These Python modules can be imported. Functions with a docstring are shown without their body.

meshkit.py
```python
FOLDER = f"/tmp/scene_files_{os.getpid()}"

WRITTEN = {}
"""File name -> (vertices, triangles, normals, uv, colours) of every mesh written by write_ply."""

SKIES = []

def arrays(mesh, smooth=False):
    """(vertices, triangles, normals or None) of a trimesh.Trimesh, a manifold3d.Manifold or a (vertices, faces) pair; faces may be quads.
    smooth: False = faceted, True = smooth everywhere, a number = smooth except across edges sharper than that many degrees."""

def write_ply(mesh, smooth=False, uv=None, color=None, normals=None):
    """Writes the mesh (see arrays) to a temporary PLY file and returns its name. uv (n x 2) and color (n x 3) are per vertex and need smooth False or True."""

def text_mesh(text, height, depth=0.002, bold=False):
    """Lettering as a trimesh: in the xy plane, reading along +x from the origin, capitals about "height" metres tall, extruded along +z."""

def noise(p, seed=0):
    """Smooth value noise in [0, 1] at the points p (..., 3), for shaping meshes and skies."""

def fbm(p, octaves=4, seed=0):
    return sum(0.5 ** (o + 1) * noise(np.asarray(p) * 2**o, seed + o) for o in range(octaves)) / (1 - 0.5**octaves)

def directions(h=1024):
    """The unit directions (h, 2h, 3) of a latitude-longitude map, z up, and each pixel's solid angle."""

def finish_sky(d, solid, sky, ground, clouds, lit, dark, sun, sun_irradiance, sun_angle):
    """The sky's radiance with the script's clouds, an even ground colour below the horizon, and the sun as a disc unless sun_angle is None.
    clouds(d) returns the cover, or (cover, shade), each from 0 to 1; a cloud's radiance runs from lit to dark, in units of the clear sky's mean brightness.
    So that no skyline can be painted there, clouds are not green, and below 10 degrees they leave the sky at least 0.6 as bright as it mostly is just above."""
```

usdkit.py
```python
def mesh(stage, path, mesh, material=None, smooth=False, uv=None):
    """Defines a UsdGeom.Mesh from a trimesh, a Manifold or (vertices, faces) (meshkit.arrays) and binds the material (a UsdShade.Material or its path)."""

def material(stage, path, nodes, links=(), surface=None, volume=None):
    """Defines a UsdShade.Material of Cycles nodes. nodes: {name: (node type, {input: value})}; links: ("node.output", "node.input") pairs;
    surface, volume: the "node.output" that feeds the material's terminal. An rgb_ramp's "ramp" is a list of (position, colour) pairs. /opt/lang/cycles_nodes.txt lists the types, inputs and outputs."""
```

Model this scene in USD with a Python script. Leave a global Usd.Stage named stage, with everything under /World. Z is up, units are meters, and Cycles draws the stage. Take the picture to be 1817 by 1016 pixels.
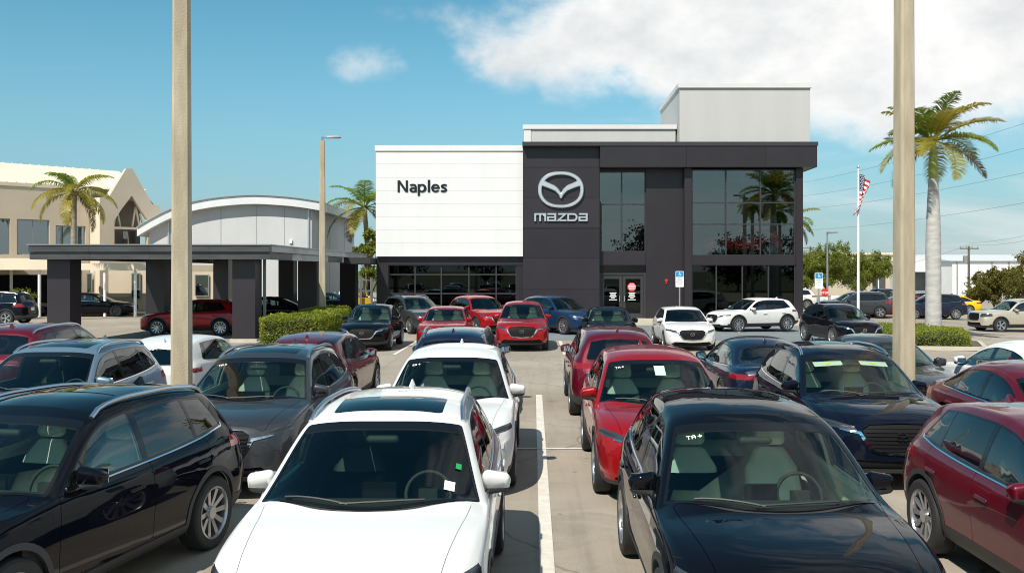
import math, random
import numpy as np, trimesh, meshkit, usdkit
from pxr import Usd, UsdGeom, UsdLux, UsdShade, Gf, Sdf, Vt

stage = Usd.Stage.CreateInMemory()
UsdGeom.Xform.Define(stage, '/World'); UsdGeom.Scope.Define(stage, '/World/Looks')
# ------------------------------------------------------------------ camera, sky, sun, exposure
FOC, EYE_Z, VX, VY = 1650.0, 2.75, 946.0, 480.0          # focal length in photograph pixels, eye height, vanishing point of the parking rows
cam = UsdGeom.Camera.Define(stage, '/World/camera')
cam.CreateHorizontalApertureAttr(36.0); cam.CreateFocalLengthAttr(36.0 * FOC / 1817)
cam.CreateHorizontalApertureOffsetAttr(-(VX - 908.5) / 1817 * 36.0)
cam.CreateVerticalApertureOffsetAttr((VY - 508.0) / 1817 * 36.0)
cam.AddTranslateOp().Set(Gf.Vec3d(0, 0, EYE_Z)); cam.AddRotateXOp().Set(90.0)
cam.CreateExposureAttr(0.26)
SUN = np.array([-.40, -.78, 1.0]); SUN /= np.linalg.norm(SUN)
sun = UsdLux.DistantLight.Define(stage, '/World/sun')
sun.CreateIntensityAttr(1.25); sun.CreateNormalizeAttr(True); sun.CreateAngleAttr(.53); sun.CreateColorAttr(Gf.Vec3f(1.0, .94, .84))
_x = np.cross([0, 0, 1.0], SUN); _x /= np.linalg.norm(_x); _y = np.cross(SUN, _x)
_m = np.eye(4); _m[0, :3], _m[1, :3], _m[2, :3] = _x, _y, SUN
sun.AddTransformOp().Set(Gf.Matrix4d(*_m.ravel().tolist()))
dome = UsdLux.DomeLight.Define(stage, '/World/sky')
SKY_V, CLOUD_V = 1.62, 15.5
SKY = {'s': ('sky_texture', {'sky_type': 'single_scattering', 'sun_disc': False, 'sun_elevation': math.asin(SUN[2]), 'sun_rotation': math.atan2(SUN[0], SUN[1]), 'air_density': 1.0, 'aerosol_density': .12, 'ozone_density': 2.0}),
       'h': ('hsv', {'hue': .468, 'saturation': 1.25, 'value': SKY_V}),
       'tc': ('texture_coordinate', {}), 'sep': ('separate_xyz', {}), 'az': ('math', {'math_type': 'arctan2'}),
       'mp': ('mapping', {'scale': (1, 1, 1.5)}), 'ms': ('mapping', {'scale': (1, 1, 5.5)}),
       'n1': ('noise_texture', {'scale': 8.0, 'detail': 10.0, 'roughness': .56, 'distortion': .15}),
       'n2': ('noise_texture', {'scale': 2.3, 'detail': 2.0, 'roughness': .5}),
       'n3': ('noise_texture', {'scale': 8.0, 'detail': 7.0, 'roughness': .6}),
       'n4': ('noise_texture', {'scale': 2.6, 'detail': 7.0, 'roughness': .6, 'distortion': .6}),
       'f1': ('math', {'math_type': 'multiply_add', 'value2': .95, 'value3': -.475}), 'f2': ('math', {'math_type': 'multiply_add', 'value2': .85, 'value3': -.425}),
       'sum': ('math', {'math_type': 'add'}), 'fld': ('math', {'math_type': 'add'}),
       'cov': ('map_range', {'range_type': 'smoothstep', 'from_min': -.02, 'from_max': .30, 'to_min': 0.0, 'to_max': .96, 'clamp': True}),
       'shade': ('map_range', {'from_min': .34, 'from_max': .66, 'to_min': 0.0, 'to_max': 1.0, 'clamp': True}),
       'cc': ('mix_color', {'a': tuple(CLOUD_V * q for q in (1.0, .985, .95)), 'b': tuple(CLOUD_V * q for q in (.70, .71, .715))}),
       'vb': ('map_range', {'from_min': -.15, 'from_max': .55, 'to_min': -.16, 'to_max': .10, 'clamp': True}), 'vs': ('math', {'math_type': 'add'}),
       'veil': ('map_range', {'range_type': 'smoothstep', 'from_min': .44, 'from_max': .74, 'to_min': 0.0, 'to_max': .55, 'clamp': True}),
       'mv': ('mix_color', {'use_clamp': False, 'b': tuple(CLOUD_V * q for q in (.80, .81, .80))}),
       'lz': ('map_range', {'range_type': 'smoothstep', 'from_min': -.02, 'from_max': .26, 'to_min': .80, 'to_max': 0.0, 'clamp': True}), 'lo': ('mix_color', {'use_clamp': False, 'b': (2.5, 5.5, 7.0)}),
       'mx': ('mix_color', {'use_clamp': False}),
       'b': ('background_shader', {'strength': .062})}
SKYL = [('s.color', 'h.color'), ('tc.generated', 'sep.vector'), ('sep.x', 'az.value1'), ('sep.y', 'az.value2'), ('tc.generated', 'mp.vector'), ('tc.generated', 'ms.vector'),
        ('mp.vector', 'n1.vector'), ('mp.vector', 'n2.vector'), ('mp.vector', 'n3.vector'), ('ms.vector', 'n4.vector'),
        ('n1.fac', 'f1.value1'), ('n2.fac', 'f2.value1'), ('f1.value', 'sum.value1'), ('f2.value', 'sum.value2'), ('sum.value', 'fld.value1'), ('fld.value', 'cov.value'),
        ('n3.fac', 'shade.value'), ('shade.result', 'cc.fac'), ('az.value', 'vb.value'), ('n4.fac', 'vs.value1'), ('vb.result', 'vs.value2'), ('vs.value', 'veil.value'),
        ('sep.z', 'lz.value'), ('h.color', 'lo.a'), ('lz.result', 'lo.fac'), ('lo.result', 'mv.a'), ('veil.result', 'mv.fac'), ('mv.result', 'mx.a'), ('cc.result', 'mx.b'), ('cov.result', 'mx.fac'), ('mx.result', 'b.color')]
# banks of cumulus: (azimuth, height, half widths, gain); between them the cover is thin
prev = None
for k, (a0, e0, ra_, re_, gain) in enumerate(((.19, .245, .30, .115, .70), (.40, .27, .38, .15, .70), (-.163, .212, .056, .030, .37), (1.35, .32, .35, .12, .55), (2.7, .30, .5, .13, .55), (-1.6, .35, .4, .12, .5), (-2.5, .26, .3, .1, .5))):
    SKY |= {f'p{k}': ('math', {'math_type': 'multiply_add', 'value2': 1 / ra_, 'value3': -a0 / ra_}), f'q{k}': ('math', {'math_type': 'multiply_add', 'value2': 1 / re_, 'value3': -e0 / re_}),
            f'pp{k}': ('math', {'math_type': 'multiply'}), f'qq{k}': ('math', {'math_type': 'multiply_add'}), f'g{k}': ('map_range', {'from_min': 0.0, 'from_max': 1.6, 'to_min': gain - .30, 'to_max': -.30, 'clamp': True})}
    SKYL += [('az.value', f'p{k}.value1'), ('sep.z', f'q{k}.value1'), (f'p{k}.value', f'pp{k}.value1'), (f'p{k}.value', f'pp{k}.value2'), (f'q{k}.value', f'qq{k}.value1'), (f'q{k}.value', f'qq{k}.value2'), (f'pp{k}.value', f'qq{k}.value3'), (f'qq{k}.value', f'g{k}.value')]
    if prev is None: prev = f'g{k}.result'
    else:
        SKY[f'mxx{k}'] = ('math', {'math_type': 'maximum'}); SKYL += [(prev, f'mxx{k}.value1'), (f'g{k}.result', f'mxx{k}.value2')]; prev = f'mxx{k}.value'
SKYL.append((prev, 'fld.value2'))
UsdShade.MaterialBindingAPI.Apply(dome.GetPrim()).Bind(usdkit.material(stage, '/World/Looks/sky', SKY, SKYL, surface='b.background'))
dome.GetPrim().SetCustomDataByKey('kind', 'structure')

def PX(px, Y): return (px - VX) * Y / FOC                 # metres across at depth Y for a column of the photograph
def PZ(py, Y): return EYE_Z + (VY - py) * Y / FOC
def GZ(x): return -.5 * min(max((x - 9) / 21, 0), 1)             # the lot falls away gently to the right
def GY(py): return FOC * EYE_Z / (py - VY)                # depth of the ground seen at a row

# ------------------------------------------------------------------ cars: every body is one closed lofted solid, cut into panels
from scipy.interpolate import PchipInterpolator
from shapely.geometry import Polygon, Point, LineString, box as sbox
from shapely.ops import unary_union
from shapely import affinity
import manifold3d as m3
MF, CS = m3.Manifold, m3.CrossSection

def curve(pts):
    a = np.array(pts, float)
    f = PchipInterpolator(a[:, 0], a[:, 1])
    lo, hi = a[0, 0], a[-1, 0]
    return lambda s: f(np.clip(s, lo, hi))

def to_mf(v, f):
    return MF(m3.Mesh(vert_properties=np.asarray(v, np.float32), tri_verts=np.asarray(f, np.uint32)))

def cross(poly):
    rings = []
    for g in getattr(poly, 'geoms', [poly]):
        if g.is_empty or g.geom_type != 'Polygon':
            continue
        rings.append(np.array(g.exterior.coords)[:-1])
        rings += [np.array(i.coords)[:-1] for i in g.interiors]
    return CS(rings, m3.FillRule.EvenOdd)

def rounded(poly, r):
    return poly.buffer(-r).buffer(r, quad_segs=6)

class Body:
    """Curves over s, the distance from the nose: zc top centre line, (yr, zr) roof rail or bonnet edge, (yg, zg) glass foot, (yk, zk) shoulder, ym widest, zb underside."""
    def __init__(self, p, lod):
        self.p, self.L, self.lod = p, p['L'], lod
        for k in ('zc', 'yr', 'zr', 'yg', 'zg', 'yk', 'zk', 'ym', 'zb'):
            setattr(self, k, curve(p[k]))
        self.cache = {}

    def half(self, s):
        p, hi = self.p, self.lod == 0
        zb, ym, zm = float(self.zb(s)), float(self.ym(s)), p['zm']
        yk, zk, yg, zg = float(self.yk(s)), float(self.zk(s)), float(self.yg(s)), float(self.zg(s))
        yr, zr, zc = float(self.yr(s)), float(self.zr(s)), float(self.zc(s))
        out = []
        def seg(a, b, n, bow=0.0):
            t = np.linspace(0, 1, n, endpoint=False)
            a, b = np.array(a), np.array(b)
            d = b - a
            nrm = np.array([d[1], -d[0]])
            out.append(a + t[:, None] * d + (4 * t * (1 - t))[:, None] * bow * nrm)
        k = (lambda n: n) if hi else (lambda n: max(2, int(n * .55)))
        seg((0, zb), (ym - .12, zb), k(4))
        seg((ym - .12, zb), (ym - .035, zb + .14), k(5), .10)
        seg((ym - .035, zb + .14), (ym, zm), k(6), .02)
        seg((ym, zm), (yk, zk), k(9), .015)
        seg((yk, zk), (yg, zg), k(4), .08)
        seg((yg, zg), (yr, zr), k(11), .045)
        t = np.linspace(0, 1, k(22))
        y = yr * (1 - t)
        crest = .0055 * np.exp(-((y - yr * .56 - .06 * s) / .09) ** 2) * np.clip((s - .25) / .45, 0, 1) ** 2 * np.clip((p['ws'][0] + .15 - s) / .5, 0, 1) ** 2
        out.append(np.stack([y, zr + (zc - zr) * (1 - (1 - t) ** 2.9) + crest], 1))
        r = np.vstack(out)
        if hi:                                        # a pressed line along the flank
            r[:, 0] += np.where(r[:, 0] > ym - .12, .010 * np.exp(-((r[:, 1] - (zk - .13)) / .028) ** 2) - .012 * np.exp(-((r[:, 1] - (zm - .12)) / .07) ** 2), 0) * np.clip((s - .9) / .5, 0, 1) * np.clip((self.L - .7 - s) / .5, 0, 1)
        for _ in range(2 if hi else 1):
            e = np.vstack([r[1] * [-1, 1], r, r[-2] * [-1, 1]])
            r = (e[:-2] + 2 * e[1:-1] + e[2:]) / 4
            r[0, 0] = r[-1, 0] = 0
        return r

    def warp(self, s, y, z):
        p, L = self.p, self.L
        wf = np.clip(1 - s / p['fl'], 0, 1) ** 2
        gf = p['fg'] * (np.clip((z - .55) / .45, 0, 2) ** 1.6) + .05 * np.clip((.40 - z) / .2, 0, 1) ** 1.5
        wr = np.clip(1 - (L - s) / p['rl'], 0, 1) ** 2
        gr = p['rg'] * (np.clip((z - .60) / .45, 0, 2) ** 1.6) + .05 * np.clip((.45 - z) / .2, 0, 1) ** 1.5
        c = (np.abs(y) / p['hw'])
        return s + wf * (p['fc'] * c ** 3.2 + gf) - wr * (p['rc'] * c ** 3.0 + gr)

    def solid(self, t=0.0):
        """The body moved inwards by t metres."""
        if t in self.cache:
            return self.cache[t]
        L, hi = self.L, self.lod == 0
        r = .075
        th = np.linspace(0, np.pi / 2, 6 if hi else 4)
        fil = [(t + r * (1 - math.cos(a)), r * (1 - math.sin(a))) for a in th]
        inner = np.unique(np.concatenate([np.linspace(t + r, L - t - r, 74 if hi else 36)[1:-1], self.p['dense']]))
        rings = [(s, i) for s, i in fil] + [(s, 0.0) for s in inner] + [(L - s, i) for s, i in fil[::-1]]
        V, n2 = [], None
        for s, ins in rings:
            h = self.half(min(max(s, .03), L - .03))
            full = np.vstack([h, (h[1:-1] * [-1, 1])[::-1]])
            d = np.roll(full, -1, 0) - np.roll(full, 1, 0)
            nrm = np.stack([d[:, 1], -d[:, 0]], 1)
            nrm /= np.linalg.norm(nrm, axis=1, keepdims=True) + 1e-9
            full = full - nrm * (ins + t)
            V.append((s, full))
            n2 = len(full)
        def cap(s, full, fr):
            c = np.array([0, full[:, 1].mean()])
            return [(s, c + (full - c) * f) for f in fr]
        fr = [.12, .3, .5, .68, .84, .94]
        V = cap(*V[0], fr) + V + cap(*V[-1], fr[::-1])
        P = []
        for s, full in V:
            sw = self.warp(np.full(len(full), s), full[:, 0], full[:, 1])
            P.append(np.stack([L / 2 - sw, full[:, 0], full[:, 1]], 1))
        m = len(P)
        v = np.vstack(P + [P[0].mean(0)[None], P[-1].mean(0)[None]])
        i, j = np.meshgrid(np.arange(m - 1), np.arange(n2), indexing='ij')
        a, b = i * n2 + j, i * n2 + (j + 1) % n2
        c, d = a + n2, b + n2
        f = np.concatenate([np.stack([a, c, b], -1).reshape(-1, 3), np.stack([b, c, d], -1).reshape(-1, 3)])
        jj = np.arange(n2)
        f = np.vstack([f, np.stack([np.full(n2, m * n2), jj, (jj + 1) % n2], 1), np.stack([np.full(n2, m * n2 + 1), (m - 1) * n2 + (jj + 1) % n2, (m - 1) * n2 + jj], 1)])
        M = to_mf(v, f)
        if M.volume() < 0:
            M = to_mf(v, f[:, ::-1])
        self.cache[t] = M
        return M

    # prisms -------------------------------------------------------------
    def side(self, poly, y0=.25, y1=1.3, sign=1):
        m = cross(poly).extrude(y1 - y0).transform(np.array([[-1, 0, 0, self.L / 2], [0, 0, 1, y0], [0, 1, 0, 0]], float))
        return m if sign > 0 else m.mirror((0, 1, 0))

    def across(self, poly):
        return self.side(poly, -1.4, 1.4)

    def front(self, poly, s0=-.3, s1=.9):
        return cross(poly).extrude(s1 - s0).transform(np.array([[0, 0, -1, self.L / 2 - s0], [-1, 0, 0, 0], [0, 1, 0, 0]], float))

    def rear(self, poly, depth=.9):
        return self.front(poly, self.L - depth, self.L + .3)

    def plan(self, poly, z0=.7, z1=2.2):
        return cross(poly).extrude(z1 - z0).transform(np.array([[-1, 0, 0, self.L / 2], [0, -1, 0, 0], [0, 0, 1, z0]], float))

def mirrored(poly):
    return unary_union([poly, affinity.scale(poly, -1, 1, origin=(0, 0))])

def pill(points, r, seg=12):
    """The hull of spheres at the points."""
    r = np.broadcast_to(r, (len(points),))
    return MF.batch_hull([MF.sphere(float(q), seg).translate(tuple(map(float, p))) for p, q in zip(points, r)])

def tube(points, r, n=8):
    p = np.asarray(points, float)
    return meshkit_tube(p, r, n)

def meshkit_tube(p, radii, sides):
    t = np.gradient(p, axis=0)
    t /= np.linalg.norm(t, axis=1, keepdims=True) + 1e-12
    ref = np.array([0, 0, 1.0]) if abs(t[:, 2]).mean() < .8 else np.array([1.0, 0, 0])
    a = np.cross(t, ref)
    a /= np.linalg.norm(a, axis=1, keepdims=True) + 1e-12
    b, ang = np.cross(t, a), np.arange(sides) * 2 * np.pi / sides
    R = np.broadcast_to(radii, (len(p),))
    v = p[:, None] + R[:, None, None] * (np.cos(ang)[None, :, None] * a[:, None] + np.sin(ang)[None, :, None] * b[:, None])
    i, j = np.meshgrid(np.arange(len(p) - 1), np.arange(sides), indexing='ij')
    q = np.stack([i * sides + j, i * sides + (j + 1) % sides, (i + 1) * sides + (j + 1) % sides, (i + 1) * sides + j], -1).reshape(-1, 4)
    f = np.vstack([q[:, [0, 1, 2]], q[:, [0, 2, 3]]])
    n = len(v) * sides
    v = np.vstack([v.reshape(-1, 3), p[:1], p[-1:]])
    k = np.arange(sides)
    f = np.vstack([f, np.stack([np.full(sides, n), (k + 1) % sides, k], 1), np.stack([np.full(sides, n + 1), n - sides + k, n - sides + (k + 1) % sides], 1)])
    return trimesh.Trimesh(v, f, process=False)

def wheel_meshes(R, w, kind, hi):
    """Tyre and rim about the y axis, outer face towards +y."""
    n = 36 if hi else 20
    rr = R * (.70 if kind != 'boxy' else .66)
    prof = [(rr - .01, w * .46), (rr + .012, w * .49), (R - .035, w * .5), (R - .012, w * .44), (R, w * .30), (R, -w * .30), (R - .012, -w * .44), (R - .035, -w * .5), (rr - .01, -w * .46)]
    def rev(prof):
        m = trimesh.creation.revolve(np.array(prof), sections=n)
        m.apply_transform(trimesh.transformations.rotation_matrix(-np.pi / 2, [1, 0, 0]))
        return m
    tyre = rev(prof)
    tyre.invert() if tyre.volume < 0 else None
    o = w * .46
    barrel = rev([(rr + .004, o + .004), (rr - .012, o + .006), (rr - .028, o - .02), (rr - .035, -o), (rr - .02, -o), (rr - .02, -o)][:5])
    pieces = [barrel]
    k = 10 if kind == 'multi' else 5
    for q in range(k):
        a = 2 * np.pi * q / k
        if kind == 'multi':
            offs = [(.0, .022)]
        else:
            offs = [(-.12, .018), (.12, .018)]
        for da, hw in offs:
            c, s_ = math.cos(a + da * .4), math.sin(a + da * .4)
            c2, s2 = math.cos(a + da), math.sin(a + da)
            p0 = np.array([.035 * c, o - .045, .035 * s_]); p1 = np.array([(rr - .02) * c2, o - .012, (rr - .02) * s2])
            tng0 = np.array([-s_, 0, c]); tng1 = np.array([-s2, 0, c2])
            pts = np.array([p0 + tng0 * hw * .9, p0 - tng0 * hw * .9, p0 + tng0 * hw * .9 - [0, .05, 0], p0 - tng0 * hw * .9 - [0, .05, 0],
                            p1 + tng1 * hw * 1.2, p1 - tng1 * hw * 1.2, p1 + tng1 * hw - [0, .045, 0], p1 - tng1 * hw - [0, .045, 0]])
            pieces.append(trimesh.convex.convex_hull(pts))
    hub = trimesh.creation.cylinder(.062, .06, sections=16)
    hub.apply_transform(trimesh.transformations.rotation_matrix(np.pi / 2, [1, 0, 0])); hub.apply_translation([0, o - .045, 0])
    pieces.append(hub)
    rim = trimesh.util.concatenate([trimesh.Trimesh(x.vertices, x.faces, process=False) for x in pieces])
    disc = trimesh.creation.cylinder(rr - .05, .02, sections=20)
    disc.apply_transform(trimesh.transformations.rotation_matrix(np.pi / 2, [1, 0, 0])); disc.apply_translation([0, -.01, 0])
    return tyre, rim, disc

def wing_emblem(w):
    """The winged oval of the maker, w wide, as a flat polygon with holes."""
    a = np.linspace(0, 2 * np.pi, 72, endpoint=False)
    se = lambda A, B, y0, e=2.25: Polygon(np.stack([A * np.sign(np.cos(a)) * np.abs(np.cos(a)) ** (2 / e), y0 + B * np.sign(np.sin(a)) * np.abs(np.sin(a)) ** (2 / e)], 1))
    ring = se(.5, .395, 0).difference(se(.425, .335, -.005))
    top = [(-.46, .22), (-.40, .205), (-.28, .145), (-.14, .085), (-.06, .015), (0, -.10)]
    bot = [(0, -.20), (-.05, -.10), (-.13, -.02), (-.26, .035), (-.40, .085), (-.47, .105)]
    left = Polygon(top + bot).buffer(.004)
    wings = unary_union([left, affinity.scale(left, -1, 1, origin=(0, 0))]).intersection(se(.46, .36, 0))
    return affinity.scale(unary_union([ring, wings]), w, w, origin=(0, 0))

def extrude(poly, d):
    gs = [g for g in getattr(poly, 'geoms', [poly]) if g.geom_type == 'Polygon' and g.area > 1e-9]
    return trimesh.util.concatenate([trimesh.creation.extrude_polygon(g, d, engine='earcut') for g in gs])

def car_parts(p, lod):
    """List of (name, parent part name or None, mesh, role, smooth): the panels of one car; role is the key of the material the copy binds."""
    B, L = Body(p, lod), p['L']
    hi = lod == 0
    out = []
    def add(name, mesh, role, parent=None, smooth=32):
        if hasattr(mesh, 'is_empty') and not isinstance(mesh, trimesh.Trimesh):
            if mesh.is_empty():
                return None
            mm = mesh.simplify(.0006 if hi else .002).to_mesh()
            mesh = trimesh.Trimesh(mm.vert_properties[:, :3], mm.tri_verts, process=False)
        out.append([name, parent, mesh, role, smooth])
        return len(out) - 1
    B0, B4, B9, Bin, Bln, Bout = B.solid(0.0), B.solid(.004), B.solid(.010), B.solid(.03), B.solid(.042), B.solid(-.007)
    R, fa, ra, ty = p['R'], p['fa'], p['ra'], p['track'] / 2
    shell = B0 - Bin
    skin = Bout - Bin
    pane = B4 - B9
    wells = None
    def cyl(s, r, y0, y1):
        return MF.cylinder(y1 - y0, r, r, 40 if hi else 24).rotate((-90, 0, 0)).translate((L / 2 - s, y0, R))
    wells = MF.batch_boolean([cyl(s, R + .045, a, b) for s in (fa, ra) for a, b in ((.5, 1.3), (-1.3, -.5))], m3.OpType.Add)
    shell, skin = shell - wells, skin - wells
    # --- outlines, side view
    S = np.linspace(p['dlo'][0], p['dlo'][1], 60)
    bot = np.array([B.zg(s) for s in S]) + p.get('belt_up', .012)
    top = np.array([B.zr(s) for s in S]) - .055
    ok = top > bot + .01
    dlo = Polygon(np.vstack([np.stack([S, bot], 1)[ok], np.stack([S, top], 1)[ok][::-1]]))
    if p.get('dlo_cut'):
        (s0, z0), (s1, z1) = p['dlo_cut']
        dlo = dlo.intersection(Polygon([(0, -5), (s0 + (s1 - s0) * (-5 - z0) / (z1 - z0), -5), (s0 + (s1 - s0) * (5 - z0) / (z1 - z0), 5), (0, 5)]))
    dlo = rounded(dlo if dlo.geom_type == 'Polygon' else max(dlo.geoms, key=lambda g: g.area), .022)
    bp, cp = p['bpillar'], p['cpillar']
    cuts = [LineString([(bp + .05, 0), (bp - .04, 2.2)]).buffer(.036)]
    if cp:
        cuts.append(LineString([(cp + .02, 0.9), (cp - .05 if p.get('cp_lean') is None else cp + p['cp_lean'], 2.0)]).buffer(.022))
    cuts.append(LineString([(p['vent'], .8), (p['vent'], 2.0)]).buffer(.006))
    inner = dlo.buffer(-.014)
    panes = rounded(inner.difference(unary_union(cuts)), .008)
    panes = [g for g in getattr(panes, 'geoms', [panes]) if g.area > .004]
    glassy = unary_union(panes)
    # --- plan outlines
    ws = p['ws']                       # bottom centre s, bottom corner (s, y), top corner (s, y), top centre s
    t = np.linspace(-1, 1, 25)
    low = np.stack([ws[0] + (ws[1] - ws[0]) * np.abs(t) ** 2.2, t * ws[2]], 1)
    upp = np.stack([ws[5] + (ws[3] - ws[5]) * np.abs(t) ** 2.2, t * ws[4]], 1)
    wsp = rounded(Polygon(np.vstack([low, upp[::-1]])), .03)
    wsg = wsp.buffer(-.022).difference(Polygon(np.vstack([upp - [.10, 0], [(9, 3), (9, -3)]])).buffer(0))
    wsg = rounded(wsg, .02)
    rwp = mirrored(Polygon([(0, p['rw'][0]), (p['rw'][2], p['rw'][0]), (p['rw'][3], p['rw'][1] - .055), (p['rw'][3] * .6, p['rw'][1] - .018), (0, p['rw'][1])]))
    rwp = rounded(rwp, .04)
    rwg = rwp.buffer(-.02)
    hood = rounded(Polygon(np.vstack([[(p['hood'][0], -p['hood'][1]), (p['hood'][0] - .04, 0), (p['hood'][0], p['hood'][1])], (low - [.05, 0])[::-1] * [1, p['hood'][2] / ws[2]]])), .03)
    cowl = Polygon(np.vstack([(low - [.043, 0]) * [1, p['hood'][2] / ws[2]], (low + [.02, 0])[::-1]])).buffer(0)
    door_f = Polygon([(p['door'][0], .33 + p['up']), (p['door'][0] - .02, .75), (p['door'][0] + .03, 1.2), (bp + .03, 1.2), (bp + .045, .33 + p['up'])])
    door_r = Polygon([(bp + .052, .33 + p['up']), (bp + .037, 1.2), (p['door'][1], 1.2), (p['door'][1] + .03, .33 + p['up'])]).difference(Point(ra, R).buffer(R + .11))
    belt = Polygon(np.vstack([np.stack([np.linspace(0, L, 40), [float(B.zg(s)) - .005 for s in np.linspace(0, L, 40)]], 1), [(L, 0), (0, 0)]]))
    door_f, door_r = rounded(door_f.intersection(belt), .02), rounded(door_r.intersection(belt), .02)
    # --- front view outlines
    g = p['front']
    grille = rounded(mirrored(Polygon(g['grille'])), .02)
    lamp = rounded(Polygon(g['lamp']), .012)
    low_in = rounded(mirrored(Polygon(g['intake'])), .012)
    tail = rounded(Polygon(p['tail']), .012)
    allp = []                              # everything cut out of the painted shell
    clad = None
    if p['clad']:
        c = [sbox(.35, 0, L - .3, p['clad'])]
        for s in (fa, ra):
            c.append(Point(s, R).buffer(R + .098, quad_segs=10).intersection(sbox(s - .6, 0, s + .6, 1.2)))
        c += [sbox(-.3, 0, .7, p['clad'] - .06), sbox(L - .75, 0, L + .3, p['clad'] + .08)]
        clad = B.across(rounded(unary_union(c), .01))
        cl = skin ^ clad
        add('cladding', cl, 'plastic')
        allp.append(clad)
    sidep = [(B.side(dlo, sign=sg), sg) for sg in (1, -1)]
    allp += [x for x, _ in sidep]
    allp += [B.plan(wsp, .8), B.plan(cowl, .8), B.rear(rwp, p.get('rwdepth', .75))]
    lampP = [B.front(lamp, s1=.50), B.front(affinity.scale(lamp, -1, 1, origin=(0, 0)), s1=.50)]
    tailP = [B.rear(tail, .55), B.rear(affinity.scale(tail, -1, 1, origin=(0, 0)), .55)]
    gp, ip = B.front(grille, s1=.6), B.front(low_in, s1=.5)
    allp += lampP + tailP + [gp, ip]
    roofp = None
    if p.get('sunroof'):
        a, b, hw = p['sunroof']
        sr = rounded(Polygon([(a, -hw), (b, -hw * 1.0), (b, hw * 1.0), (a, hw)]), .05)
        roofp = B.plan(sr, 1.2)
        add('sunroof', (pane ^ B.plan(sr.buffer(-.006), 1.2)), 'dark_tint')
        allp.append(roofp)
    if p.get('bed'):
        allp.append(MF.cube((p['bed'][1] - p['bed'][0], 2 * p['bed'][2], 2)).translate((L / 2 - p['bed'][1], -p['bed'][2], .62)))
    gate = rounded(mirrored(Polygon([(0, p['plate'] - .14), (p['rw'][2] - .02, p['plate'] - .14), (p['rw'][2] + .02, p['rw'][0] - .10), (p['rw'][2] - .02, p['rw'][0] - .012), (0, p['rw'][0] - .012)])), .03)
    gateP = None
    if not p.get('bed'):
        gateP = B.rear(gate, .6)
        allp.append(B.rear(gate.buffer(.006), .6))
    doorP = []
    for sg in (1, -1):
        for d in (door_f, door_r):
            doorP.append(B.side(d, sign=sg))
            allp.append(B.side(d.buffer(.006), sign=sg))
    hoodP = B.plan(hood, .62)
    allp.append(B.plan(hood.buffer(.005), .62))
    cut = MF.batch_boolean(allp, m3.OpType.Add)
    add('body', shell - cut, 'paint')
    notdoor = MF.batch_boolean(([clad] if clad is not None else []) + [x for x, _ in sidep], m3.OpType.Add)
    for d in doorP:
        add('door', (shell ^ d) - notdoor, 'paint')
    add('bonnet', (shell ^ hoodP) - MF.batch_boolean(lampP + [gp], m3.OpType.Add), 'paint')
    if gateP is not None:
        add('tailgate', (shell ^ gateP) - MF.batch_boolean(tailP + ([clad] if clad is not None else []), m3.OpType.Add), 'paint')
    # --- glass
    add('windscreen', pane ^ B.plan(wsg, .8), 'glass')
    add('windscreen_trim', (B0 - B9) ^ B.plan(wsp.difference(wsg.buffer(-.002)), .8), 'gloss_black')
    add('cowl', (B.solid(.012) - Bin) ^ B.plan(cowl, .8), 'plastic')
    add('rear_window', pane ^ B.rear(rwg, p.get('rwdepth', .75)), 'tint')
    add('rear_window_trim', (B0 - Bin) ^ B.rear(rwp.difference(rwg.buffer(-.002)), p.get('rwdepth', .75)), 'gloss_black')
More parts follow.
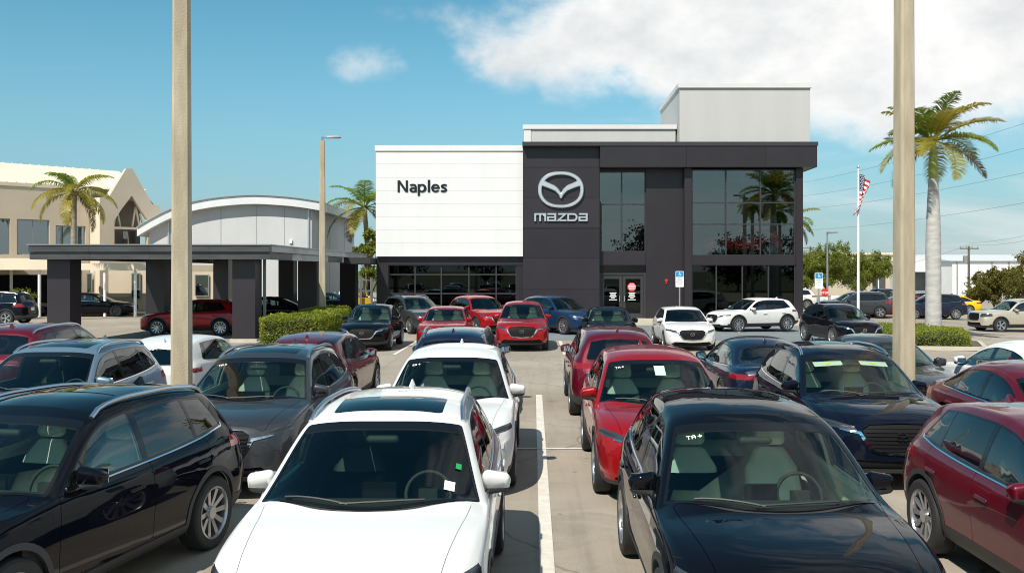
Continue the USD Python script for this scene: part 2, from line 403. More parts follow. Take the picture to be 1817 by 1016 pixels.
    for sg in (1, -1):
        add('window_trim', (B.solid(.002) - Bin) ^ B.side(dlo.difference(glassy.buffer(-.003)), sign=sg), 'gloss_black')
        for gpoly in panes:
            add('side_window', pane ^ B.side(gpoly, sign=sg), 'side_glass' if gpoly.centroid.x < bp or p['rear_glass'] == 'glass' else p['rear_glass'])
        if p.get('chrome_line', True):
            lo = [q for q in np.array(dlo.exterior.coords) if True]
            strip = dlo.buffer(.012).difference(dlo).intersection(Polygon(np.vstack([np.stack([S, bot + .03], 1), [(S[-1] + .25, bot[-1] + .03), (S[-1] + .25, -1), (S[0] - .2, -1), (S[0] - .2, bot[0] + .03)]])).buffer(0) if not p.get('chrome_up') else sbox(0, 0, 9, 9))
            add('window_chrome', (Bout - B9) ^ B.side(strip, sign=sg), 'chrome')
    # --- front and rear
    gk = add('grille', (B.solid(.03) - B.solid(.06)) ^ gp, 'mesh')
    ring = grille.buffer(.004).difference(grille.buffer(-.020))
    if g.get('wing'):
        wing = mirrored(Polygon(g['wing'])).buffer(.001)
        ring = unary_union([ring.intersection(sbox(-1, 0, 1, g['ring_top'])), wing])
    add('grille_surround', (B.solid(-.012) - Bin) ^ B.front(ring, s1=.6), 'chrome')
    if hi:
        bars = unary_union([sbox(-.6, z, .6, z + .012) for z in np.arange(.3, 1.1, .045)]).intersection(grille.buffer(-.02))
        if not bars.is_empty:
            add('grille_bars', (B.solid(.016) - B.solid(.045)) ^ B.front(bars, s1=.6), 'mesh', gk)
    add('lower_intake', (B.solid(.025) - B.solid(.06)) ^ ip, 'mesh')
    for q, LP in enumerate(lampP):
        k = add('headlight', (B.solid(.001) - Bin) ^ LP, 'lamp')
        inl = lamp.buffer(-.022)
        if not inl.is_empty and hi:
            inl = inl if q == 0 else affinity.scale(inl, -1, 1, origin=(0, 0))
            add('lamp_reflector', (B.solid(-.002) - B9) ^ B.front(inl.intersection(sbox(-2, g['lamp_split'], 2, 2)), s1=.50), 'rim_dark', k)
    for TP in tailP:
        add('tail_light', (B.solid(-.004) - Bin) ^ TP, 'tail')
    emb = wing_emblem(.15)
    em = extrude(emb, .012)
    em.apply_transform(np.array([[0, 0, 1, 0], [1, 0, 0, 0], [0, 1, 0, 0], [0, 0, 0, 1]], float))
    zf = g['emblem']
    def nose(y, z):
        return L / 2 - float(B.warp(np.array(0.0), np.array(y), np.array(z)))
    em.apply_translation([nose(0, zf) - .012, 0, zf])
    if p.get('marque', True):
        add('emblem', em, 'chrome', None, False)
        er = extrude(wing_emblem(.12), .012)
        er.apply_transform(np.array([[0, 0, -1, 0], [-1, 0, 0, 0], [0, 1, 0, 0], [0, 0, 0, 1]], float))
        zr_ = p['plate'] + .22
        er.apply_translation([L / 2 - float(B.warp(np.array(L), np.array(0.), np.array(zr_))), 0, zr_])
        add('rear_emblem', er, 'chrome', None, False)
    pz = p['plate']
    xr = L / 2 - float(B.warp(np.array(L), np.array(0.), np.array(pz)))
    pl = trimesh.creation.box([.012, .31, .155]); pl.apply_translation([xr - .006, 0, pz])
    add('licence_plate', pl, 'plate', None, False)
    # --- wheels
    tyre, rim, disc = wheel_meshes(R, .225, p['rim'], hi)
    for s in (fa, ra):
        for sg in (1, -1):
            M = np.eye(4)
            if sg < 0:
                M = trimesh.transformations.rotation_matrix(np.pi, [0, 0, 1])
            M[:3, 3] = [L / 2 - s, sg * ty, R]
            k = add('wheel', None, None)
            for nm, me, role in (('tyre', tyre, 'tyre'), ('rim', rim, 'rim'), ('brake_disc', disc, 'brake')):
                me = me.copy(); me.apply_transform(M)
                add(nm, me, role, k)
    for s in (fa, ra):
        for a, b in ((.45, .83), (-.83, -.45)):
            o = 'wheel_arch_liner'
            lin = cyl(s, R + .043, a, b) - cyl(s, R + .03, a + .012 if a > 0 else a - .01, b + .01 if a > 0 else b - .012)
            add(o, lin ^ MF.cube((2, 3, 2)).translate((L / 2 - s - 1, -1.5, R - .12)), 'dark')
    # --- interior
    cab = Bln
    dash = B.across(rounded(Polygon([(ws[0] - .05, .3), (ws[0] - .02, p['dash'] - .10), (ws[1] + .08, p['dash'] - .02), (ws[1] + .34, p['dash']), (ws[1] + .50, p['dash'] - .06), (ws[1] + .52, p['dash'] - .2), (ws[1] + .42, .3)]), .03))
    add('dashboard', cab ^ dash, 'dash')
    glasscut = MF.batch_boolean([B.side(glassy, sign=sg) for sg in (1, -1)] + [B.plan(wsp.union(Polygon(np.vstack([upp - [.14, 0], (upp + [.06, 0])[::-1]])).buffer(0)), .8), B.rear(rwg, p.get('rwdepth', .75))] + ([roofp] if roofp is not None else []), m3.OpType.Add)
    box_up = MF.cube((9, 3, 3)).translate((-4.5, -1.5, p['dash'] - .02))
    add('pillar_lining', ((Bin - Bln) ^ box_up) - glasscut, 'lining')
    add('door_lining', ((Bin - Bln) ^ MF.cube((L - ws[1] - .5, 3, p['dash'] - .322)).translate((-L / 2 + .4, -1.5, .3))) - wells - (doorP and glasscut), 'trim_low')
    add('cabin_floor', (cab ^ MF.cube((L - ws[1] - .4, 3, .18)).translate((-L / 2 + .3, -1.5, .25))) - wells, 'floor')
    s0 = p['seat']
    zs = p['seat_z']
    X = lambda s: L / 2 - s
    def seat(y, s, w, name='front_seat', head=True):
        h = w / 2 - .05
        base = pill([(X(s - .22), y - h, zs), (X(s - .22), y + h, zs), (X(s + .25), y - h, zs - .03), (X(s + .25), y + h, zs - .03)], [.075, .075, .08, .08])
        back = pill([(X(s + .25), y - h, zs + .08), (X(s + .25), y + h, zs + .08), (X(s + .44), y - h * .95, zs + .42), (X(s + .44), y + h * .95, zs + .42), (X(s + .50), y - h * .55, zs + .56), (X(s + .50), y + h * .55, zs + .56)], [.07, .07, .06, .06, .05, .05])
        k = add(name, base + back, 'seat', None, 40)
        if head:
            hr = pill([(X(s + .50), y - .085, zs + .68), (X(s + .50), y + .085, zs + .68), (X(s + .54), y - .075, zs + .80), (X(s + .54), y + .075, zs + .80)], [.055, .055, .05, .05])
            add('headrest', hr, 'seat', k, 40)
    for y in (.36, -.36):
        seat(y, s0, .47)
    rs = s0 + .88
    if rs + .6 < L - .3 and p.get('rear_seat', True):
        kb = pill([(X(rs + .22), -.5, zs + .1), (X(rs + .22), .5, zs + .1), (X(rs + .42), -.5, zs + .46), (X(rs + .42), .5, zs + .46), (X(rs - .2), .5, zs), (X(rs - .2), -.5, zs)], .07)
        k = add('rear_seat', kb, 'seat', None, 40)
        for y in (.38, -.38):
            add('headrest', pill([(X(rs + .46), y - .09, zs + .56), (X(rs + .46), y + .09, zs + .56), (X(rs + .49), y - .08, zs + .66), (X(rs + .49), y + .08, zs + .66)], .05), 'seat', k, 40)
    if hi:
        a = np.linspace(0, 2 * np.pi, 25)
        sx, sz = ws[1] + .60, p['dash'] - .03
        ringp = np.stack([X(sx) - .18 * np.sin(a) * .42, .36 + .18 * np.cos(a), sz + .18 * np.sin(a) * .91], 1)
        wheel = tube(ringp, .016, 8)
        hubm = trimesh.creation.box([.05, .15, .09]); hubm.apply_translation([X(sx - .02), .36, sz])
        add('steering_wheel', trimesh.util.concatenate([wheel, hubm]), 'dash')
        scr = trimesh.creation.box([.03, .26, .13]); scr.apply_translation([X(ws[1] + .40), 0, p['dash'] + .045])
        add('dashboard_screen', scr, 'gloss_black', None, False)
        s_m = ws[3] - .14
        rv = pill([(X(s_m), -.10, float(B.zc(s_m)) - .09), (X(s_m), .10, float(B.zc(s_m)) - .09)], .032)
        add('rear_view_mirror', rv, 'dash')
        for y0, y1 in ((.42, -.18), (-.12, -.60)):
            pts = []
            for tt in np.linspace(0, 1, 12):
                yy = y0 + (y1 - y0) * tt
                ss = ws[0] + (ws[1] - ws[0]) * (abs(yy) / ws[2]) ** 2.2 + .025 + .05 * tt * (1 - tt) * 2
                frac = abs(yy) / float(B.yr(ss))
                zz = float(B.zr(ss)) + (float(B.zc(ss)) - float(B.zr(ss))) * (1 - frac ** 2.9) + .014
                pts.append((X(ss), yy, zz))
            add('wiper', tube(pts, .008, 6), 'plastic')
    # --- mirrors, handles, rails, fin
    sm, zm_ = p['mirror']
    for sg in (1, -1):
        yb = float(B.yg(sm)) * .99
        yo = p['hw'] + .075
        sh = pill([(X(sm - .03), sg * (yo - .02), zm_ + .035), (X(sm - .04), sg * (yo - .14), zm_ + .055), (X(sm - .03), sg * (yo - .02), zm_ - .025), (X(sm - .04), sg * (yo - .15), zm_ - .045), (X(sm + .03), sg * (yo - .015), zm_ + .015), (X(sm + .03), sg * (yo - .15), zm_ + .015)], [.048, .052, .042, .042, .045, .05], 14 if hi else 10)
        upper = sh.trim_by_plane((0, 0, 1), zm_ - .028)
        k = add('door_mirror', upper, 'paint', None, 40)
        low_ = sh.trim_by_plane((0, 0, -1), -(zm_ - .030))
        arm = pill([(X(sm), sg * (yo - .16), zm_ - .055), (X(sm - .02), sg * (yb - .01), zm_ - .07)], .026)
        add('mirror_foot', low_ + arm, 'plastic', k)
        gl = trimesh.creation.box([.006, .17, .11]); gl.apply_translation([X(sm + .079), sg * (yo - .085), zm_ + .012])
        add('mirror_glass', gl, 'mirror', k, False)
        for d in (p['door'][0] + .92, p['door'][1] - .16):
            if d > bp + .5 or d < bp + .2:
                zz = float(B.zk(d)) - .10
                ym_ = np.interp(zz, [p['zm'], float(B.zk(d))], [float(B.ym(d)), float(B.yk(d))])
                add('door_handle', pill([(X(d - .09), sg * (ym_ + .028), zz), (X(d + .09), sg * (ym_ + .028), zz + .006)], .016), 'paint', None, 40)
        if p.get('rails'):
            ss = np.linspace(*p['rails'], 18)
            pts = np.stack([X(ss), sg * (np.array([float(B.yr(q)) for q in ss]) - .035), np.array([float(B.zr(q)) for q in ss]) + .050], 1)
            pts[0, 2] -= .04; pts[-1, 2] -= .04; pts[1, 2] -= .008; pts[-2, 2] -= .008
            m = tube(pts, .021, 8)
            add('roof_rail', m, 'rail')
    sf = p['fin']
    zt = float(B.zc(sf))
    finp = trimesh.convex.convex_hull(np.array([[X(sf - .11), 0, zt - .005], [X(sf + .08), .032, zt - .02], [X(sf + .08), -.032, zt - .02], [X(sf - .05), .03, zt - .012], [X(sf - .05), -.03, zt - .012], [X(sf + .03), .006, zt + .065], [X(sf + .03), -.006, zt + .065], [X(sf + .07), .006, zt + .06], [X(sf + .07), -.006, zt + .06]]))
    add('roof_antenna', finp, 'paint', None, False)
    ex = p.get('extra')
    if ex:
        ex(B, add, X)
    return out
def base_suv():
    return dict(L=4.55, hw=.92, zm=.68, R=.36, fa=.93, ra=3.63, track=1.60, rim='multi', clad=.36, up=.05,
        fl=.9, fc=.30, fg=.10, rl=.9, rc=.20, rg=.05, dense=[1.08, 1.12, 1.17, 1.36, 1.40, 4.04, 4.10],
        zc=[(0,.80),(.08,.90),(.2,.955),(.5,1.005),(.9,1.04),(1.02,1.05),(1.10,1.065),(1.17,1.10),(2.04,1.54),(2.2,1.60),(2.6,1.645),(3.1,1.65),(3.6,1.62),(4.0,1.56),(4.08,1.52),(4.36,1.16),(4.42,1.08),(4.5,1.0),(4.55,.92)],
        zr=[(0,.74),(.08,.82),(.2,.87),(.5,.94),(.9,.99),(1.2,1.005),(1.34,1.02),(1.42,1.055),(2.12,1.495),(2.3,1.54),(2.7,1.578),(3.2,1.573),(3.7,1.535),(4.0,1.48),(4.1,1.42),(4.38,1.09),(4.45,1.0),(4.55,.88)],
        yr=[(0,.68),(.2,.755),(.5,.785),(1.2,.835),(1.40,.82),(2.1,.665),(2.4,.635),(3.0,.625),(3.6,.60),(4.0,.58),(4.2,.62),(4.42,.70),(4.55,.68)],
        zg=[(0,.71),(.2,.84),(.5,.915),(.9,.97),(1.2,1.0),(1.5,1.03),(2.0,1.045),(2.8,1.07),(3.5,1.11),(4.0,1.16),(4.2,1.14),(4.4,1.03),(4.55,.84)],
        yg=[(0,.71),(.2,.795),(.5,.83),(1.2,.865),(1.5,.86),(2.2,.835),(3.0,.83),(3.6,.81),(4.0,.775),(4.3,.75),(4.55,.70)],
        zk=[(0,.66),(.2,.79),(.5,.87),(1.2,.955),(1.5,.975),(2.5,.985),(3.5,1.01),(4.0,1.02),(4.4,.97),(4.55,.78)],
        yk=[(0,.74),(.2,.83),(.5,.87),(1.2,.89),(2,.888),(3,.882),(3.6,.878),(4,.86),(4.3,.83),(4.55,.76)],
        ym=[(0,.78),(.2,.86),(.5,.90),(1.0,.905),(2.2,.90),(3.5,.91),(4.2,.89),(4.4,.86),(4.55,.80)],
        zb=[(0,.26),(.4,.21),(2,.22),(4.1,.24),(4.55,.34)],
        dlo=(1.56, 4.05), dlo_cut=((4.0,1.12),(3.78,1.5)), bpillar=2.60, cpillar=3.44, vent=1.80, rear_glass='tint',
        ws=(1.10, 1.38, .81, 2.08, .62, 2.03), rw=(1.10,1.48,.63,.52), hood=(.17,.62,.755), door=(1.44,3.58),
        front=dict(grille=[(0,.86),(.38,.845),(.47,.79),(.43,.60),(.33,.50),(0,.475)], ring_top=.62, wing=[(.30,.485),(.40,.535),(.47,.64),(.52,.735),(.72,.775),(.72,.787),(.50,.765),(.445,.68),(.38,.565),(.30,.515)],
            lamp=[(.53,.765),(.56,.82),(.74,.86),(1.0,.895),(1.0,.84),(.80,.795)], lamp_split=.81, intake=[(0,.40),(.60,.42),(.72,.33),(.56,.26),(0,.26)], emblem=.70),
        tail=[(.50,.95),(1.0,.935),(1.0,1.06),(.62,1.045),(.50,1.0)], plate=.80, seat=2.42, seat_z=.565, dash=.99, mirror=(1.78,1.10), sunroof=(2.19,2.74,.45), rails=(2.15,3.98), fin=3.72)

def plain_suv():
    p = base_suv()
    p.update(rails=None, sunroof=None)
    return p

def crossover():
    """A smaller, lower crossover: the same plan pulled in."""
    p = base_suv()
    def sc(pts, kz, dz=0.0):
        return [(s * 4.38 / 4.55, z * kz + dz) for s, z in pts]
    for k in ('yr', 'yg', 'yk', 'ym'):
        p[k] = sc(p[k], .975)
    for k in ('zr', 'zg', 'zk', 'zb'):
        p[k] = sc(p[k], .945 if k != 'zb' else 1)
    p['zc'] = [(0,.76),(.08,.85),(.2,.905),(.5,.955),(.85,.985),(1.0,.995),(1.07,1.01),(1.14,1.045),(1.96,1.45),(2.2,1.515),(2.6,1.54),(3.0,1.53),(3.5,1.485),(3.85,1.41),(3.95,1.36),(4.22,1.06),(4.28,1.0),(4.34,.95),(4.38,.87)]
    p.update(L=4.38, hw=.895, fa=.90, ra=3.55, track=1.56, zm=.64, rim='multi', clad=.40, dlo=(1.50, 3.86), dlo_cut=((3.82,1.06),(3.52,1.4)), bpillar=2.50, cpillar=3.34, vent=1.74,
        ws=(1.07, 1.34, .78, 2.0, .60, 1.95), rw=(1.02,1.36,.60,.49), door=(1.39,3.48), dense=[1.05,1.09,1.14,1.32,1.36,3.88,3.96], seat=2.24, seat_z=.57, dash=.94, mirror=(1.66,1.03), sunroof=None, rails=None, fin=3.55,
        tail=[(.46,.90),(1.0,.885),(1.0,.985),(.58,.975),(.46,.945)], plate=.74)
    p['front'] = dict(grille=[(0,.80),(.36,.785),(.45,.72),(.40,.55),(.30,.45),(0,.43)], ring_top=.60, wing=[(.28,.435),(.37,.485),(.45,.60),(.50,.68),(.70,.722),(.70,.734),(.48,.715),(.42,.63),(.35,.515),(.28,.465)],
        lamp=[(.51,.715),(.54,.765),(.72,.80),(1.0,.83),(1.0,.785),(.78,.745)], lamp_split=.755, intake=[(0,.36),(.58,.38),(.70,.30),(.54,.24),(0,.24)], emblem=.645)
    return p

def hatchback():
    p = crossover()
    def k(pts, f, d=0.0):
        return [(s * 4.46 / 4.38, z * f + d) for s, z in pts]
    for q in ('zr', 'zg', 'zk'):
        p[q] = k(p[q], .94)
    for q in ('yr', 'yg', 'yk', 'ym', 'zb'):
        p[q] = k(p[q], 1.0)
    p['zb'] = [(s, z - .05) for s, z in p['zb']]
    p['zc'] = [(0,.70),(.08,.78),(.2,.83),(.5,.88),(.9,.925),(1.1,.94),(1.18,.96),(1.25,.99),(2.02,1.36),(2.3,1.42),(2.7,1.44),(3.1,1.425),(3.55,1.365),(3.9,1.28),(3.98,1.24),(4.28,.99),(4.35,.95),(4.42,.90),(4.46,.82)]
    p.update(L=4.46, fa=.93, ra=3.65, R=.33, zm=.60, clad=None, up=0.0, dlo=(1.54, 3.9), dlo_cut=((3.72,1.0),(3.5,1.3)), bpillar=2.56, cpillar=3.40, vent=1.80,
        ws=(1.18, 1.41, .75, 2.04, .59, 1.99), rw=(.965,1.245,.60,.48), door=(1.44,3.52), dense=[1.16,1.2,1.25,1.37,1.41,3.92,4.0], seat=2.34, seat_z=.50, dash=.875, mirror=(1.68,.965), fin=3.6,
        tail=[(.44,.83),(1.0,.815),(1.0,.905),(.56,.90),(.44,.87)], plate=.60, chrome_line=False)
    f = p['front']
    dz = -.06
    for q in ('grille', 'wing', 'lamp', 'intake'):
        f[q] = [(y, z + dz) for y, z in f[q]]
    f['ring_top'] += dz; f['lamp_split'] += dz; f['emblem'] += dz
    return p

def sedan():
    p = base_suv()
    L = 4.86
    p.update(L=L, hw=.92, zm=.58, R=.345, fa=.96, ra=3.79, track=1.60, clad=None, up=-.02, rails=None, sunroof=None, rear_glass='glass', dense=[1.28,1.32,1.37,1.5,1.55,4.24,4.3],
        zc=[(0,.66),(.08,.74),(.2,.785),(.5,.845),(.9,.895),(1.2,.93),(1.30,.95),(1.37,.98),(2.18,1.335),(2.45,1.415),(2.8,1.45),(3.2,1.44),(3.55,1.38),(4.25,1.06),(4.35,1.045),(4.6,1.03),(4.78,1.01),(4.86,.93)],
        zr=[(0,.60),(.08,.67),(.2,.715),(.5,.785),(.9,.84),(1.3,.88),(1.55,.91),(1.62,.94),(2.25,1.26),(2.5,1.325),(2.9,1.365),(3.3,1.345),(3.6,1.285),(4.25,1.005),(4.35,.99),(4.6,.975),(4.78,.95),(4.86,.88)],
        yr=[(0,.64),(.2,.68),(.5,.765),(1.3,.795),(1.55,.775),(2.25,.635),(2.6,.61),(3.1,.60),(3.6,.59),(4.2,.69),(4.4,.71),(4.7,.67),(4.86,.60)],
        zg=[(0,.57),(.2,.69),(.5,.76),(.9,.82),(1.3,.86),(1.6,.885),(2.2,.905),(3.0,.925),(3.7,.955),(4.2,.965),(4.4,.955),(4.7,.92),(4.86,.82)],
        yg=[(0,.67),(.2,.765),(.5,.81),(1.3,.84),(1.6,.84),(2.3,.825),(3.2,.82),(3.8,.79),(4.3,.76),(4.7,.71),(4.86,.65)],
        zk=[(0,.53),(.2,.64),(.5,.72),(1.3,.81),(1.6,.83),(2.6,.845),(3.6,.87),(4.2,.885),(4.7,.85),(4.86,.72)],
        yk=[(0,.71),(.2,.81),(.5,.855),(1.3,.88),(2.2,.88),(3.2,.875),(3.8,.868),(4.3,.84),(4.7,.79),(4.86,.72)],
        ym=[(0,.76),(.2,.85),(.5,.895),(1.0,.905),(2.3,.895),(3.7,.91),(4.4,.87),(4.7,.83),(4.86,.76)],
        zb=[(0,.22),(.4,.17),(2,.17),(4.3,.19),(4.86,.29)],
        dlo=(1.66, 4.15), dlo_cut=((4.12,.95),(3.86,1.25)), bpillar=2.76, cpillar=3.58, vent=1.94,
        ws=(1.30,1.55,.76,2.22,.59,2.16), rw=(1.06,1.325,.62,.47), rwdepth=1.7, hood=(.18,.56,.70), door=(1.56,3.72),
        tail=[(.42,.80),(1.0,.785),(1.0,.89),(.60,.885),(.42,.85)], plate=.66, seat=2.50, seat_z=.46, dash=.86, mirror=(1.82,.96), fin=3.5)
    p['front'] = dict(grille=[(0,.70),(.38,.685),(.46,.63),(.40,.46),(.30,.39),(0,.37)], ring_top=.52, wing=[(.28,.375),(.38,.42),(.46,.53),(.52,.605),(.70,.64),(.70,.652),(.50,.635),(.43,.55),(.36,.45),(.28,.405)],
        lamp=[(.52,.635),(.55,.685),(.72,.72),(1.0,.75),(1.0,.70),(.78,.66)], lamp_split=.68, intake=[(0,.32),(.60,.34),(.70,.26),(.54,.20),(0,.20)], emblem=.56)
    return p

def boxy():
    """An upright sport utility wagon of another make, with a blunt nose and squared wheel arches."""
    p = base_suv()
    def st(pts):
        return [(s * 4.68 / 4.55, z) for s, z in pts]
    for k in ('yr', 'zr', 'yg', 'zg', 'yk', 'zk', 'ym', 'zb'):
        p[k] = st(p[k])
    p['zc'] = [(0,.90),(.06,1.0),(.2,1.06),(.6,1.09),(1.1,1.12),(1.22,1.135),(1.30,1.17),(1.98,1.57),(2.15,1.63),(2.6,1.69),(3.2,1.70),(3.8,1.675),(4.25,1.62),(4.32,1.58),(4.52,1.16),(4.58,1.08),(4.64,1.02),(4.68,.94)]
    p['zr'] = [(0,.84),(.06,.93),(.2,.99),(.6,1.03),(1.1,1.055),(1.42,1.075),(1.5,1.11),(2.06,1.48),(2.25,1.545),(2.7,1.60),(3.3,1.605),(3.9,1.575),(4.25,1.52),(4.35,1.46),(4.55,1.10),(4.62,1.0),(4.68,.9)]
    p['zg'] = [(0,.80),(.2,.95),(.6,1.0),(1.4,1.05),(2.5,1.08),(3.6,1.10),(4.2,1.12),(4.45,1.08),(4.68,.86)]
    p['zk'] = [(0,.74),(.2,.89),(.6,.95),(1.4,1.0),(3.6,1.03),(4.3,1.03),(4.68,.80)]
    p.update(L=4.68, fc=.22, fg=.05, rc=.16, fa=.95, ra=3.80, R=.37, rim='boxy', marque=False, clad=.42, dlo=(1.56,4.3), dlo_cut=((4.28,1.1),(4.12,1.5)), bpillar=2.62, cpillar=3.50, ws=(1.22,1.46,.77,2.04,.61,1.98),
        rw=(1.12,1.52,.62,.52), door=(1.46,3.66), dense=[1.2,1.25,1.3,1.42,1.46,4.28,4.34], rails=(2.1,4.2), fin=4.0, sunroof=None, chrome_up=True, tail=[(.58,.92),(1.0,.92),(1.0,1.10),(.64,1.10)])
    p['front'] = dict(grille=[(0,.98),(.44,.97),(.46,.70),(.40,.62),(0,.60)], ring_top=1.2, lamp=[(.52,.78),(.52,.96),(.76,.965),(1.0,.95),(1.0,.84),(.72,.78)], lamp_split=.86, intake=[(0,.48),(.52,.50),(.60,.36),(0,.34)], emblem=.78)
    return p

def pickup():
    p = boxy()
    L = 5.6
    for k in ('yr', 'yg', 'yk', 'ym', 'zb', 'zk'):
        p[k] = [(s * L / 4.68, z) for s, z in p[k]]
    p['zc'] = [(0,1.0),(.08,1.12),(.3,1.18),(1.2,1.23),(1.45,1.25),(2.0,1.70),(2.2,1.78),(2.8,1.80),(3.4,1.77),(3.52,1.72),(3.66,1.18),(3.8,1.12),(5.4,1.10),(5.6,1.0)]
    p['zr'] = [(0,.94),(.08,1.04),(.3,1.11),(1.2,1.16),(1.5,1.18),(2.06,1.60),(2.3,1.68),(2.9,1.71),(3.4,1.68),(3.54,1.62),(3.68,1.17),(3.8,1.11),(5.4,1.09),(5.6,.96)]
    p['zg'] = [(0,.9),(.3,1.05),(1.4,1.12),(3.4,1.14),(3.7,1.10),(5.4,1.05),(5.6,.9)]
    p['zk'] = [(0,.8),(.3,.98),(1.4,1.04),(3.4,1.05),(5.4,1.0),(5.6,.8)]
    p.update(L=L, fa=.98, ra=4.3, R=.40, dlo=(1.6,3.5), dlo_cut=((3.46,1.1),(3.42,1.6)), bpillar=2.55, cpillar=None, door=(1.5,3.45), rw=(1.2,1.6,.6,.52), rwdepth=2.2, rails=None, rear_seat=False, bed=(3.86,5.46,.72), fin=3.2, dense=[1.42,1.48,3.5,3.56,3.62,3.68], tail=[(.70,.85),(1.0,.85),(1.0,1.05),(.70,1.05)])
    return p
# ------------------------------------------------------------------ car materials
LOOK = {}
def look(name, nodes, links=(), surface='p.BSDF'):
    LOOK[name] = usdkit.material(stage, '/World/Looks/' + name, nodes, links, surface=surface)
    return LOOK[name]

def plain(name, color, rough=.5, **k):
    return look(name, {'p': ('principled_bsdf', dict(base_color=color, roughness=rough, **k))})

def car_paint(name, color, metallic=0.0, rough=.32):
    """Base coat with a faint film of dust under a clear coat."""
    look(name, {'g': ('geometry', {}), 'n': ('noise_texture', {'scale': 1.7, 'detail': 5.0, 'roughness': .6}), 'r': ('map_range', {'from_min': .3, 'from_max': .8, 'to_min': .0, 'to_max': .03}),
                'p': ('principled_bsdf', dict(base_color=color, metallic=metallic, roughness=rough, specular_ior_level=0.0 if metallic == 0 else .3, coat_weight=1.0, coat_ior=1.33))},
         [('g.position', 'n.vector'), ('n.fac', 'r.value'), ('r.result', 'p.coat_roughness')])

def pane_look(name, tint, ior=1.5, gloss=(1, 1, 1)):
    look(name, {'f': ('fresnel', {'IOR': ior}), 'q': ('geometry', {}), 'i': ('math', {'math_type': 'subtract', 'value1': 1.0}), 'x': ('math', {'math_type': 'multiply'}), 't': ('transparent_bsdf', {'color': tint}), 'g': ('glossy_bsdf', {'color': gloss, 'roughness': .01}), 'm': ('mix_closure', {})},
         [('q.backfacing', 'i.value2'), ('f.fac', 'x.value1'), ('i.value', 'x.value2'), ('x.value', 'm.fac'), ('t.BSDF', 'm.closure1'), ('g.BSDF', 'm.closure2')], surface='m.closure')

car_paint('paint_black', (.003, .0035, .006), 0, .3)
car_paint('paint_navy', (.006, .013, .035), .35, .35)
car_paint('paint_midnight', (.004, .006, .014), 0, .35)
car_paint('paint_blue', (.008, .035, .09), .4, .35)
car_paint('paint_grey', (.055, .06, .068), .6, .38)
car_paint('paint_slate_blue', (.17, .25, .32), .5, .4)
car_paint('paint_red', (.33, .003, .006), .35, .36)
car_paint('paint_maroon', (.115, .0012, .012), .35, .36)
car_paint('paint_white', (.64, .635, .615), 0, .4)
car_paint('paint_silver', (.50, .50, .49), .5, .4)
car_paint('paint_champagne', (.52, .47, .38), .4, .4)
car_paint('paint_yellow', (.80, .48, .01), 0, .4)
pane_look('glass', (.87, .96, .90))
pane_look('side_glass', (.56, .66, .64), 2.0, (.92, .97, 1.0))
pane_look('tint', (.16, .17, .18), 1.75)
pane_look('dark_tint', (.03, .035, .04))
plain('gloss_black', (.006, .006, .007), .12)
plain('plastic', (.028, .028, .030), .55)
plain('dark', (.012, .012, .012), .8)
plain('mesh', (.006, .006, .007), .7, specular_ior_level=.2)
plain('chrome', (.75, .76, .78), .10, metallic=1.0)
plain('rail', (.62, .63, .65), .28, metallic=1.0)
plain('mirror', (.85, .87, .90), .02, metallic=1.0)
plain('lamp', (.035, .037, .04), .12, coat_weight=1.0)
plain('tail', (.22, .004, .006), .15, coat_weight=1.0)
plain('plate', (.72, .74, .70), .4)
plain('tyre', (.018, .018, .018), .75)
plain('rim', (.50, .51, .53), .28, metallic=.9)
plain('rim_dark', (.09, .09, .10), .3, metallic=.8)
plain('brake', (.08, .08, .08), .5)
plain('dash', (.013, .0125, .012), .75)
plain('lining', (.55, .52, .46), .8)
plain('seat_light', (.72, .72, .63), .6)
plain('carpet_pale', (.22, .21, .18), .95)
plain('seat_dark', (.018, .018, .018), .6)

def safe(s):
    return s

USED = {}
def numbered(path):
    n = USED.get(path, 0)
    USED[path] = n + 1
    return path if n == 0 else '%s_%03d' % (path, n)

def tag(prim, label=None, cat=None, group=None, kind=None):
    for k, v in (('label', label), ('category', cat), ('group', group), ('kind', kind)):
        if v:
            prim.SetCustomDataByKey(k, v)
    return prim

def bind(prim, name):
    UsdShade.MaterialBindingAPI.Apply(prim).Bind(LOOK[name])

PATTERN = {}
ROLE_LOOK = dict(paint=None, seat=None, glass='glass', tint='tint')
def car_pattern(kind, lod, interior, rim, fin_black=False):
    """A class prim holding the parts of one kind of car; painted parts take the paint bound on each copy."""
    key = (kind, lod, interior, rim)
    if key in PATTERN:
        return PATTERN[key]
    path = '/World/pattern_%s_%s_%s_%s' % (kind, 'near' if lod == 0 else 'far', interior, rim)
    stage.CreateClassPrim(path)
    x = UsdGeom.Xform.Define(stage, path)
    stage.GetPrimAtPath(path).SetSpecifier(Sdf.SpecifierClass)
    parts = CAR_CACHE.get((kind, lod))
    if parts is None:
        parts = CAR_CACHE[(kind, lod)] = car_parts(globals()[kind](), lod)
    count, where = {}, []
    for name, parent, mesh, role, smooth in parts:
        base = path if parent is None else where[parent]
        k = (base, name)
        n = count.get(k, 0); count[k] = n + 1
        q = '%s/%s' % (base, name if n == 0 else '%s_%03d' % (name, n))
        where.append(q)
        if mesh is None:
            UsdGeom.Xform.Define(stage, q)
            continue
        m = {'paint': None, 'seat': 'seat_' + interior, 'lining': 'lining' if interior == 'light' else 'seat_dark', 'trim_low': 'lining' if interior == 'light' else 'dash', 'floor': 'carpet_pale' if interior == 'light' else 'dark', 'rim': rim}.get(role, role)
        usdkit.mesh(stage, q, mesh, LOOK[m] if m else None, smooth=smooth)
    PATTERN[key] = path
    return path
CAR_CACHE = {}

